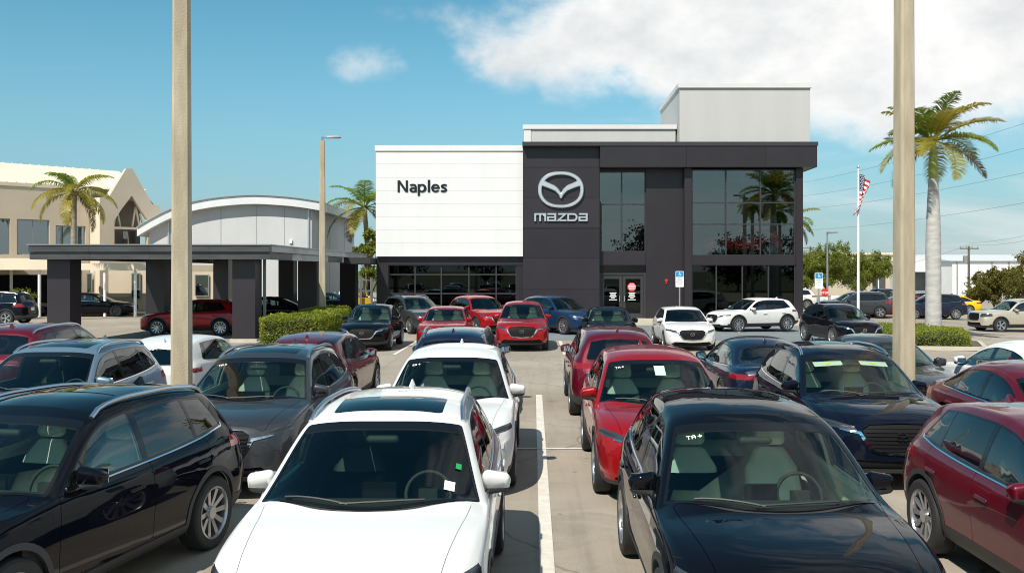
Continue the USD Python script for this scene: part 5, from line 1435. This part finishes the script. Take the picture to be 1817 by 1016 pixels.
palm('tall_palm', 'second cabbage palm mirrored at the right of the big corner window', 31.5, -17.0, [(0, .3), (.6, .24), (5, .2), (10.2, .2), (10.8, .24)], 10.8,
     dict(n=22, el0=-.9, el1=1.3, len=2.2, droop=1.1, leaf=.7, nl=40, width=.06, hang=.6, vee=.3, py=.1), 72, trunk_mat='bark')
# ------------------------------------------------------------------ the parked cars (nose direction in degrees, -90 faces the camera)
C = [  # kind, lod, paint, (x, y), heading, interior, rim, name, label, category, group
 ('base_suv', 0, 'paint_white', (-1.20, 7.76), -90, 'dark', 'rim', 'parked_suv', 'white sport utility nearest the camera with a dark sunroof and stickers on its windscreen'),
 ('plain_suv', 0, 'paint_white', (-1.13, 13.30), -90, 'light', 'rim', 'parked_suv', 'white sport utility with pale seats parked directly behind the nearest white one'),
 ('base_suv', 0, 'paint_navy', (-1.50, 18.95), 90, 'dark', 'rim', 'parked_suv', 'navy sport utility seen from behind beyond the two white ones'),
 ('base_suv', 0, 'paint_black', (-4.30, 8.05), -101, 'light', 'rim', 'parked_suv', 'black sport utility cut off by the lower left corner with a silver roof rail'),
 ('base_suv', 0, 'paint_grey', (-3.80, 13.25), -91, 'light', 'rim', 'parked_suv', 'dark grey sport utility with pale seats between the black and the white one'),
 ('base_suv', 0, 'paint_slate_blue', (-7.20, 14.15), -90, 'dark', 'rim', 'parked_suv', 'pale blue grey sport utility with a long sunroof at the left edge'),
 ('crossover', 0, 'paint_maroon', (-4.28, 19.0), 90, 'dark', 'rim', 'parked_crossover', 'maroon crossover seen from behind, ahead of the dark grey sport utility'),
 ('base_suv', 0, 'paint_maroon', (-10.55, 20.3), 90, 'dark', 'rim', 'parked_suv', 'maroon sport utility with silver roof rails at the left edge behind the pale blue one'),
 ('hatchback', 0, 'paint_white', (-7.22, 19.6), 90, 'dark', 'rim', 'parked_hatchback', 'white hatchback seen from behind beside the left concrete pole'),
 ('plain_suv', 0, 'paint_black', (1.76, 7.70), -90, 'light', 'rim', 'parked_suv', 'blue black sport utility with pale seats in the lower right foreground'),
 ('plain_suv', 0, 'paint_red', (1.66, 12.95), -90, 'light', 'rim', 'parked_suv', 'bright red sport utility with a paper in its windscreen right of the painted line'),
 ('plain_suv', 0, 'paint_maroon', (1.60, 19.2), 90, 'dark', 'rim', 'parked_suv', 'dark red sport utility seen from behind, just beyond the bright red one'),
 ('base_suv', 0, 'paint_midnight', (4.55, 13.7), -90, 'light', 'rim', 'parked_suv', 'near black sport utility with its sun visors down in the second row on the right'),
 ('crossover', 0, 'paint_maroon', (4.67, 7.72), -90, 'dark', 'rim', 'parked_crossover', 'maroon crossover at the lower right edge beside the blue black sport utility'),
 ('sedan', 0, 'paint_maroon', (7.20, 12.95), -90, 'dark', 'rim', 'parked_sedan', 'maroon sedan at the right edge behind the maroon crossover'),
 ('sedan', 0, 'paint_navy', (4.45, 19.0), 90, 'light', 'rim', 'parked_sedan', 'navy sedan seen from behind between the dark red and near black sport utilities'),
 ('sedan', 0, 'paint_grey', (7.05, 18.8), -90, 'light', 'rim', 'parked_sedan', 'dark grey sedan with pale seats behind the right concrete pole'),
 ('sedan', 0, 'paint_white', (9.45, 18.0), 90, 'dark', 'rim', 'parked_sedan', 'white sedan cut off by the right edge behind the maroon sedan'),
 ('crossover', 1, 'paint_black', (-5.80, 33.6), -90, 'light', 'rim', 'parked_crossover', 'black crossover facing the camera beside the clipped hedge'),
 ('hatchback', 1, 'paint_red', (-3.20, 34.2), -90, 'light', 'rim', 'parked_hatchback', 'red hatchback facing the camera right of the black crossover'),
 ('plain_suv', 1, 'paint_red', (-.38, 33.7), -90, 'light', 'rim', 'parked_suv', 'bright red sport utility facing the camera alone at the end of the aisle'),
 ('base_suv', 1, 'paint_grey', (-5.35, 42.0), -58, 'light', 'rim', 'parked_suv', 'dark grey sport utility parked at a slant by the white panel building'),
 ('plain_suv', 1, 'paint_red', (-2.35, 41.8), -62, 'dark', 'rim', 'parked_suv', 'red sport utility parked at a slant before the storefront windows'),
 ('plain_suv', 1, 'paint_blue', (1.15, 41.6), -52, 'dark', 'rim', 'parked_suv', 'blue sport utility parked at a slant before the dark logo bay'),
 ('hatchback', 1, 'paint_black', (2.75, 33.8), -90, 'light', 'rim', 'parked_hatchback', 'black hatchback facing the camera behind the dark red sport utility'),
 ('hatchback', 1, 'paint_white', (5.42, 33.8), -90, 'dark', 'rim', 'parked_hatchback', 'white hatchback facing the camera before the showroom entrance'),
 ('crossover', 1, 'paint_white', (10.1, 43.0), -158, 'dark', 'rim', 'parked_crossover', 'white crossover seen from its side under the big corner window'),
 ('crossover', 1, 'paint_black', (11.85, 36.0), -84, 'dark', 'rim', 'parked_crossover', 'black crossover facing the camera at the right end of the blue grey bays'),
 ('crossover', 1, 'paint_red', (-14.5, 39.9), 180, 'dark', 'rim', 'parked_crossover', 'dark red crossover seen from its side under the drive-through canopy'),
 ('boxy', 1, 'paint_black', (-27.95, 47.6), 180, 'dark', 'rim', 'parked_suv', 'black sport utility with only its tail showing at the left edge of the lot'),
 ('sedan', 1, 'paint_black', (-26.6, 56.4), 8, 'dark', 'rim_dark', 'parked_sedan', 'black sedan with pale headlights in the shade of the cream walkway'),
 ('sedan', 1, 'paint_black', (-31.6, 56.3), 5, 'dark', 'rim_dark', 'parked_sedan', 'black sedan in the walkway shade behind the left canopy column'),
 ('sedan', 1, 'paint_black', (-13.0, 47.5), 0, 'dark', 'rim_dark', 'parked_sedan', 'black sedan in the deep shade of the drive-through canopy'),
 ('sedan', 1, 'paint_grey', (-13.4, 57.8), 175, 'dark', 'rim', 'parked_sedan', 'dark sedan beyond the canopy before the vaulted hall'),
 ('sedan', 1, 'paint_white', (-11.9, 63.0), 20, 'dark', 'rim', 'parked_sedan', 'white sedan glimpsed below the yellow forklift through the canopy'),
 ('boxy', 1, 'paint_champagne', (24.9, 48.0), 187, 'dark', 'rim', 'parked_suv', 'champagne square sport utility cut off by the right edge beyond the island'),
 ('base_suv', 1, 'paint_navy', (26.0, 61.0), 180, 'dark', 'rim', 'parked_suv', 'navy sport utility passing behind the royal palm trunk'),
 ('hatchback', 1, 'paint_red', (24.4, 62.5), 180, 'dark', 'rim', 'parked_hatchback', 'small red car behind the right concrete pole'),
 ('boxy', 1, 'paint_grey', (20.8, 60.5), 180, 'dark', 'rim', 'parked_suv', 'grey sport utility parked behind the flagpole'),
 ('base_suv', 1, 'paint_white', (20.2, 74.0), 180, 'dark', 'rim', 'parked_suv', 'white sport utility just past the right corner of the showroom'),
 ('sedan', 1, 'paint_white', (23.4, 69.0), 180, 'dark', 'rim', 'parked_sedan', 'white sedan in the far row left of the flagpole'),
 ('pickup', 1, 'paint_black', (27.4, 73.0), 0, 'dark', 'rim', 'pickup_truck', 'dark pickup truck in the far row below the arched window'),
 ('boxy', 1, 'paint_silver', (28.6, 70.0), 180, 'dark', 'rim', 'parked_suv', 'silver sport utility in the far row left of the palm trunk'),
 ('sedan', 1, 'paint_yellow', (31.1, 70.0), 180, 'dark', 'rim', 'parked_sedan', 'bright yellow car in the far row right of the palm trunk'),
 ('base_suv', 1, 'paint_red', (11.9, 53.3), 180, 'dark', 'rim', 'display_suv', 'red sport utility on display behind the upper corner window', 'suv', None, Z(453) + .0),
]
CATS = {'parked_suv': 'suv', 'parked_crossover': 'crossover', 'parked_hatchback': 'hatchback', 'parked_sedan': 'sedan', 'pickup_truck': 'pickup'}
for row in C:
    kind, lod, paint, xy, hd, inter, rim, name, label = row[:9]
    make_car(name, kind, lod, paint, xy, hd, label, row[9] if len(row) > 9 else CATS[name], inter, rim, None if len(row) > 9 else 'cars parked on the lot', row[11] if len(row) > 11 else GZ(xy[0]))
# ------------------------------------------------------------------ poles, signs, wires
def near_pole(label, px, Y, w0, w1, h):
    """A tapered square concrete pole with chamfered corners."""
    t = thing('concrete_light_pole', label, 'light pole', 'tall concrete light poles', (PX(px, Y), Y, GZ(PX(px, Y))), 14)
    def ring(w):
        a, c = w / 2, w * .13
        return [(a - c, -a), (a, -a + c), (a, a - c), (a - c, a), (-a + c, a), (-a, a - c), (-a, -a + c), (-a + c, -a)]
    hs = np.linspace(-.05, h, 30)
    v = np.array([[x, y, z] for z in hs for x, y in ring(w0 + (w1 - w0) * max(z, 0) / h)])
    i, j = np.meshgrid(np.arange(29), np.arange(8), indexing='ij')
    q = np.stack([i * 8 + j, i * 8 + (j + 1) % 8, (i + 1) * 8 + (j + 1) % 8, (i + 1) * 8 + j], -1).reshape(-1, 4)
    part(t, 'shaft', trimesh.Trimesh(v, np.vstack([q[:, [0, 1, 2]], q[:, [0, 2, 3]]]), process=False), 'pole_concrete')
    part(t, 'hand_hole_cover', bx(-.06, .06, -w0 * .485, -w0 * .46, .55, .78), 'lamp_grey')
    part(t, 'base_cover', bx(-w0 * .62, w0 * .62, -w0 * .62, w0 * .62, 0, .12), 'concrete')
    return t
def lamp_head(t, z, direction, w1):
    """One flat area lamp on a short arm, direction -1 left or +1 right."""
    s = direction
    part(t, 'bracket', cat(bx(-.05, .05, -.05, .05, z - .25, z + .05), beam((0, 0, z), (s * .22, 0, z + .03), .05, .05)), 'lamp_grey')
    hull = trimesh.convex.convex_hull(np.array([[s * .18, -.13, z + .0], [s * .18, .13, z + .0], [s * .18, -.10, z + .09], [s * .18, .10, z + .09], [s * .80, -.17, z + .05], [s * .80, .17, z + .05], [s * .72, -.15, z + .11], [s * .72, .15, z + .11], [s * .78, -.15, z + .03], [s * .78, .15, z + .03]]))
    h = part(t, 'lamp_head', hull, 'lamp_grey')
    part(h, 'lens', bx(s * .30, s * .70, -.10, .10, z + .005, z + .022), 'sign_white')
lamp_head(near_pole('square concrete light pole rising out of the picture on the left among the cars', 322.5, 14.3, .305, .225, 9.0), 9.15, 1, .2)
lamp_head(near_pole('square concrete light pole rising out of the picture on the right before the royal palm', 1604, 15.75, .30, .25, 9.0), 9.15, -1, .2)
t = near_pole('slim concrete light pole with a single lamp head beside the clipped hedge', 572, 40.5, .33, .21, PZ(250, 40.5)); lamp_head(t, PZ(245, 40.5), 1, .2)
t = near_pole('distant light pole with its lamp head peeping out left of the right concrete pole', 1603, 37, .30, .22, PZ(248, 37)); lamp_head(t, PZ(243, 37), -1, .2)

def plate(w, h, r=.02):
    return sbox(-w / 2, -h / 2, w / 2, h / 2).buffer(-r).buffer(r)
def wheelchair(s):
    """The access symbol as flat outlines, about s tall."""
    ring = Point(.0, -.12).buffer(.26).difference(Point(0, -.12).buffer(.19)).difference(Polygon([(-.05, -.05), (.5, -.02), (.5, .5), (-.05, .5)]))
    man = unary_union([Point(-.06, .42).buffer(.075), LineString([(-.06, .30), (-.03, 0), (.18, 0), (.28, -.24), (.36, -.22)]).buffer(.042), LineString([(-.04, .17), (.14, .17)]).buffer(.035)])
    return affinity.scale(unary_union([ring, man]), s, s, origin=(0, 0))
def parking_sign(label, px, Y):
    x = PX(px, Y)
    t = thing('accessible_parking_sign', label, 'parking sign', 'accessible parking signs', (x, Y, GZ(x)))
    zt, zb = PZ(481, Y), PZ(509, Y)
    post = trimesh.creation.cylinder(.03, zb + .1, sections=10); post.apply_translation([0, .03, (zb + .1) / 2])
    part(t, 'post', post, 'galvanised', 40)
    h = zt - zb
    w = .34
    m = up(extrude(plate(w, h, .03), .012), 0.0); m.apply_translation([0, 0, (zt + zb) / 2])
    b = part(t, 'sign_plate', m, 'sign_white')
    m = up(extrude(plate(w - .03, h * .33, .02), .004), -.0125); m.apply_translation([0, 0, zt - h * .19])
    part(b, 'blue_panel', m, 'sign_blue')
    m = up(extrude(wheelchair(h * .26), .003), -.017); m.apply_translation([0, 0, zt - h * .185])
    part(b, 'access_symbol', m, 'sign_white')
    for k, (txt, hh) in enumerate((('PARKING BY', .030), ('DISABLED', .030), ('PERMIT ONLY', .030), ('$250 FINE', .022))):
        g = meshkit.text_mesh(txt, hh, .003)
        g.apply_translation([-g.bounds[:, 0].mean(), 0, 0])
        g = up(g, -.0125); g.apply_translation([0, 0, zt - h * (.46 + .115 * k)])
        part(b, 'sign_lettering', g, 'letter_black')
parking_sign('blue and white accessible parking sign before the dark entrance wall', 1206, 38.5)
parking_sign('blue and white accessible parking sign above the black crossover by the trees', 1453, 38.8)

Ys_ = 80.0
t = thing('stop_sign', 'red octagonal STOP sign between the accessible sign and a white board', 'stop sign', None, (PX(1463.5, Ys_), Ys_, GZ(PX(1463.5, Ys_))))
part(t, 'post', bx(-.04, .04, .02, .08, 0, PZ(505, Ys_)), 'galvanised')
zc_ = PZ(511, Ys_)
o = affinity.rotate(Point(0, 0).buffer(.36, quad_segs=2), 22.5)
m = up(extrude(o, .02), .02); m.apply_translation([0, 0, zc_]); pl = part(t, 'octagon', m, 'sign_red')
g = meshkit.text_mesh('STOP', .2, .004, True); g.apply_translation([-g.bounds[:, 0].mean(), -.1, 0]); g = up(g, -.001); g.apply_translation([0, 0, zc_]); part(pl, 'sign_lettering', g, 'sign_white')
def board(label, px, Y, w, z0, z1, lines_):
    t = thing('notice_board', label, 'sign board', None, (PX(px, Y), Y, GZ(PX(px, Y))))
    for s in (-1, 1):
        part(t, 'post', bx(s * w * .34 - .05, s * w * .34 + .05, .01, .09, 0, z1 - .05), 'white_paint')
    b = part(t, 'board', bx(-w / 2, w / 2, -.05, .009, z0, z1), 'sign_white')
    for k in range(lines_):
        z = z1 - (z1 - z0) * (.28 + .26 * k)
        part(b, 'faded_writing', cat(*[bx(-w * .36 + q * w * .18, -w * .36 + q * w * .18 + w * .13, -.055, -.0505, z, z + .09) for q in range(4)]), 'decal_white' if k == 0 else 'lamp_grey')
board('larger white notice board on posts right of the stop sign', 1486, 79, 1.15, PZ(533, 79), PZ(516, 79), 3)
board('small white notice board on posts under the stop sign', 1462, 78.5, .62, PZ(529, 78.5), PZ(519, 78.5), 2)

# flag
Yf = 47.5
t = thing('flagpole', 'white flagpole standing behind the black crossover', 'flagpole', None, (PX(1523, Yf), Yf, GZ(PX(1523, Yf))))
hp = PZ(292, Yf)
part(t, 'pole', meshkit_tube(np.array([[0, 0, 0], [0, 0, 2.5], [0, 0, 5.5], [0, 0, hp]]), [.075, .07, .055, .04], 12), 'white_paint', 50)
b = trimesh.creation.icosphere(2, .075); b.apply_translation([0, 0, hp + .06]); part(t, 'finial', b, 'galvanised', True)
part(t, 'base_collar', trimesh.creation.cylinder(.16, .2, sections=20), 'galvanised', 40)
# the flag hangs in folds: 13 stripes and a starred canton as cloth strips on one draped sheet
fl = thing('national_flag', 'limp stars and stripes flag hanging in folds from the flagpole', 'flag', None, (PX(1523, Yf), Yf, GZ(PX(1523, Yf))))
FH, FW = 1.6, 2.3
zt = PZ(303, Yf)
def drape(u, v):
    """u along the fly 0..1, v down the hoist 0..1, the cloth hanging in folds."""
    x = .045 + .95 * u ** .8 * (1 - .3 * u) - 1.0 * u * (.12 + .88 * v) + .05 * np.sin(u * 13 + v * 2) * np.minimum(1, u * 4)
    y = -.05 - .16 * np.sin(u * 11 + .6 * v) * (.3 + u) 
    z = zt - v * FH * (1 - .06 * u) - .62 * u ** 1.2
    return np.stack([x, y, z], -1)
def cloth(u0, u1, v0, v1, n, m, mat, name):
    u, v = np.meshgrid(np.linspace(u0, u1, n), np.linspace(v0, v1, m), indexing='ij')
    P = drape(u, v).reshape(-1, 3)
    i, j = np.meshgrid(np.arange(n - 1), np.arange(m - 1), indexing='ij')
    q = np.stack([i * m + j, (i + 1) * m + j, (i + 1) * m + j + 1, i * m + j + 1], -1).reshape(-1, 4)
    part(fl, name, trimesh.Trimesh(P, np.vstack([q[:, [0, 1, 2]], q[:, [0, 2, 3]]]), process=False), mat, True)
for k in range(13):
    u0 = .40 if k < 7 else 0.0
    cloth(u0, 1, k / 13, (k + 1) / 13, 40, 3, 'flag_red' if k % 2 == 0 else 'flag_white', 'stripe')
cloth(0, .40, 0, 7 / 13, 24, 14, 'flag_blue', 'canton')
st = []
for r in range(9):
    for c in range(6 if r % 2 == 0 else 5):
        u = .40 * ((c + (.5 if r % 2 == 0 else 1.0)) / 6.0); v = 7 / 13 * (r + .7) / 9.4
        p = drape(np.array(u), np.array(v)); pu = drape(np.array(u + .01), np.array(v)) - p; pv = drape(np.array(u), np.array(v + .01)) - p
        pu /= np.linalg.norm(pu); pv /= np.linalg.norm(pv); nn = np.cross(pu, pv); nn /= np.linalg.norm(nn)
        a = np.arange(10) * np.pi / 5; rr = np.where(np.arange(10) % 2 == 0, .036, .015)
        ring = p + (np.sin(a) * rr)[:, None] * pu - (np.cos(a) * rr)[:, None] * pv
        for s_ in (-1, 1):
            V = np.vstack([ring + nn * .004 * s_, (p + nn * .004 * s_)[None]])
            st.append(trimesh.Trimesh(V, [[i, (i + 1) % 10, 10] for i in range(10)], process=False))
part(fl, 'stars', cat(*st), 'flag_white')

# utility poles and wires
def upole(label, px, Y, top, arm=1.1):
    t = thing('utility_pole', label, 'utility pole', None, (PX(px, Y), Y, GZ(PX(px, Y))))
    h = PZ(top, Y)
    part(t, 'pole', meshkit_tube(np.array([[0, 0, 0], [0, 0, h * .5], [0, 0, h]]), [.17, .14, .11], 9), 'wood_pole', 40)
    part(t, 'crossarm', bx(-arm, arm, -.16, -.06, h - .35, h - .22), 'wood_pole')
    for x in (-arm * .9, -arm * .3, arm * .3, arm * .9):
        c = trimesh.creation.cylinder(.05, .22, sections=8); c.apply_translation([x, -.11, h - .10]); part(t, 'insulator', c, 'lamp_grey')
    b = trimesh.creation.cylinder(.28, .8, sections=12); b.apply_translation([-.42, -.1, h - 1.5]); part(t, 'transformer', b, 'lamp_grey', 40)
    return t
upole('wooden utility pole with crossarm rising behind the olive bushes', 1719, 108, 429)
upole('far utility pole seen against the sky at the showroom corner', 1438, 140, 431, 1.4)
def wire(label, pts, Y0, Y1, sag):
    (a, b), (c, d) = pts
    p0 = np.array([PX(a, Y0), Y0, PZ(b, Y0)]); p1 = np.array([PX(c, Y1), Y1, PZ(d, Y1)])
    s = np.linspace(0, 1, 25)
    P = p0 + s[:, None] * (p1 - p0); P[:, 2] -= sag * 4 * s * (1 - s)
    solo('overhead_wire', meshkit_tube(P, .0095 * (Y0 + Y1) / 170, 5), 'wire_black', label, 'wire', 'overhead wires in the sky')
wire('topmost overhead wire crossing the sky behind the royal palm crown', ((1900, 192), (1380, 330)), 70, 150, .8)
wire('second overhead wire crossing the sky behind the royal palm', ((1900, 240), (1380, 352)), 70, 150, .8)
wire('third overhead wire crossing behind the palm crownshaft', ((1900, 288), (1380, 372)), 70, 150, .8)
wire('faint low overhead wire between the flag and the palm trunk', ((1900, 345), (1380, 410)), 80, 150, .7)
wire('thick overhead cable dropping to the wooden utility pole from the right', ((1900, 405), (1719, 434)), 75, 108, .5)
wire('upper overhead cable meeting the utility pole crossarm from the right', ((1900, 398), (1719, 431)), 75, 108, .3)
wire('overhead cable running left from the utility pole past the grey shed', ((1719, 434), (1560, 478)), 108, 118, .3)
t = thing('street_light', 'street light with a flat double head above the tree at the showroom corner', 'street light', None, (PX(1468, 88), 88, GZ(PX(1468, 88))))
h = PZ(404, 88)
part(t, 'pole', meshkit_tube(np.array([[0, 0, 0], [0, 0, h * .5], [0, 0, h]]), [.11, .09, .07], 9), 'lamp_grey', 40)
for s in (-.05, .55):
    part(t, 'lamp_head', bx(s, s + .42, -.18, .18, h - .06, h + .06), 'lamp_grey')
part(t, 'arm', bx(0, .6, -.04, .04, h - .10, h - .061), 'lamp_grey')

# forklift behind the canopy
Yk = 60.5
t = thing('forklift', 'yellow forklift glimpsed through the canopy left of the white panel building', 'forklift', None, (PX(641, Yk), Yk, GZ(PX(641, Yk))), -60)
part(t, 'chassis', cat(bx(-.9, .8, -.5, .5, .35, 1.0), bx(-1.1, -.4, -.48, .48, .5, 1.3)), 'machine_yellow')
part(t, 'overhead_guard', cat(*[bx(x - .04, x + .04, y - .04, y + .04, 1.0, 2.1) for x in (-.7, .6) for y in (-.44, .44)], bx(-.78, .68, -.5, .5, 2.1, 2.16)), 'lamp_grey')
mast = part(t, 'mast', cat(bx(.85, .97, -.42, -.30, .1, 2.3), bx(.85, .97, .30, .42, .1, 2.3), bx(.86, .96, -.3, .3, 1.4, 1.5)), 'lamp_grey')
part(mast, 'fork', cat(bx(.98, 2.0, -.35, -.22, .1, .15), bx(.98, 2.0, .22, .35, .1, .15)), 'lamp_grey')
part(t, 'seat', cat(bx(-.5, .0, -.25, .25, 1.0, 1.15), bx(-.55, -.42, -.25, .25, 1.15, 1.6)), 'dark')
for x in (-.65, .6):
    for y in (-.46, .46):
        w = trimesh.creation.cylinder(.34, .2, sections=18); w.apply_transform(trimesh.transformations.rotation_matrix(np.pi / 2, [1, 0, 0])); w.apply_translation([x, y, .34]); part(t, 'wheel', w, 'tyre', 40)

# things on and in windscreens, each lying on the glass it belongs to
BODY = Body(base_suv(), 1)
def on_windscreen(cx, cy, y, s):
    """A point on the windscreen of a sport utility facing the camera, y metres to the picture's right of its centre line, s behind its nose; with its upward normal."""
    def surf(y_, s_):
        yr, zr, zc = float(BODY.yr(s_)), float(BODY.zr(s_)), float(BODY.zc(s_))
        return zr + (zc - zr) * (1 - min(1, abs(y_) / yr) ** 2.9)
    L = BODY.L
    p = np.array([cx + y, cy - (L / 2 - s), surf(y, s)])
    du = np.array([.02, 0, surf(y + .02, s) - surf(y, s)]); dv = np.array([0, .02, surf(y, s + .02) - surf(y, s)])
    du /= np.linalg.norm(du); n = np.cross(du, dv); n /= np.linalg.norm(n)
    return p, np.cross(dv, n) / np.linalg.norm(np.cross(dv, n)), dv / np.linalg.norm(dv), n
def stick(name, label, category, poly, car, y, s, mat, lift=.004, group=None):
    p, u, v, n = on_windscreen(*car, y, s)
    m = extrude(poly, .002)
    V = np.array(m.vertices)
    m = trimesh.Trimesh(p + V[:, :1] * u + V[:, 1:2] * v + (V[:, 2:] + lift) * n, m.faces, process=False)
    return solo(name, m, mat, label, category, group)
near_white, near_black, red_one, white_two, grey_one, navy_one = (-1.20, 7.76), (1.76, 7.70), (1.66, 12.95), (-1.13, 13.30), (-3.80, 13.25), (4.55, 13.7)
stick('windscreen_sticker', 'small green sticker on the windscreen of the nearest white sport utility', 'sticker', sbox(-.022, -.03, .022, .03), near_white, .63, 1.62, 'sticker_green')
stick('windscreen_sticker', 'white square sticker at the lower corner of the nearest white windscreen', 'sticker', sbox(-.04, -.05, .04, .05), near_white, .58, 1.40, 'paper_white')
def chalk():
    S = lambda pts: LineString(pts).buffer(.008)
    return unary_union([S([(0, .09), (.07, .09)]), S([(.035, .09), (.035, 0)]), S([(.10, 0), (.10, .08), (.12, .09), (.15, .085), (.16, .06), (.16, 0)]), S([(.10, .045), (.16, .045)]), S([(.21, .05), (.28, .05)]), S([(.245, .09), (.245, .01)]), S([(.245, .05), (.275, .025)])])
for car, lab in ((near_black, 'white grease pencil marks on the windscreen of the near blue black sport utility'), (red_one, 'white grease pencil marks on the windscreen of the bright red sport utility'), (white_two, 'white grease pencil marks on the windscreen of the second white sport utility'), (grey_one, 'white grease pencil marks on the windscreen of the dark grey sport utility')):
    stick('windscreen_marking', lab, 'writing', affinity.scale(chalk(), .42, .42, origin=(0, 0)), car, -.55, 1.88, 'paper_white', .004, 'white marks on windscreens')
m = stick('window_paper', 'pale price sheet hanging in the windscreen of the bright red sport utility', 'paper', sbox(-.07, -.12, .07, .12), red_one, .04, 1.80, 'paper_white', -.02)
for y, lab in ((-.33, 'left folded down sun visor behind the windscreen of the near black navy sport utility'), (.33, 'right folded down sun visor behind the windscreen of the near black navy sport utility')):
    stick('sun_visor', lab, 'sun visor', rounded(sbox(-.20, -.07, .20, .07), .02), navy_one, y, 1.90, 'lining', -.05)
    stick('visor_label', lab.replace('folded down sun visor', 'yellow label on the visor'), 'label', sbox(-.04, -.025, .04, .025), navy_one, y, 1.90, 'sticker_yellow', -.045)
solo('dashboard_paper', bx(4.55 - .12, 4.55 + .10, 13.7 - .62 - .12, 13.7 - .62 + .04, 1.0, 1.004), 'paper_white', 'white paper lying on the dashboard of the near black navy sport utility', 'paper')
solo('wheel_stop', bx(4.95, 6.3, 46.9, 47.1, .0, .13), 'concrete', 'pale concrete wheel stop behind the white hatchback before the entrance', 'wheel stop')
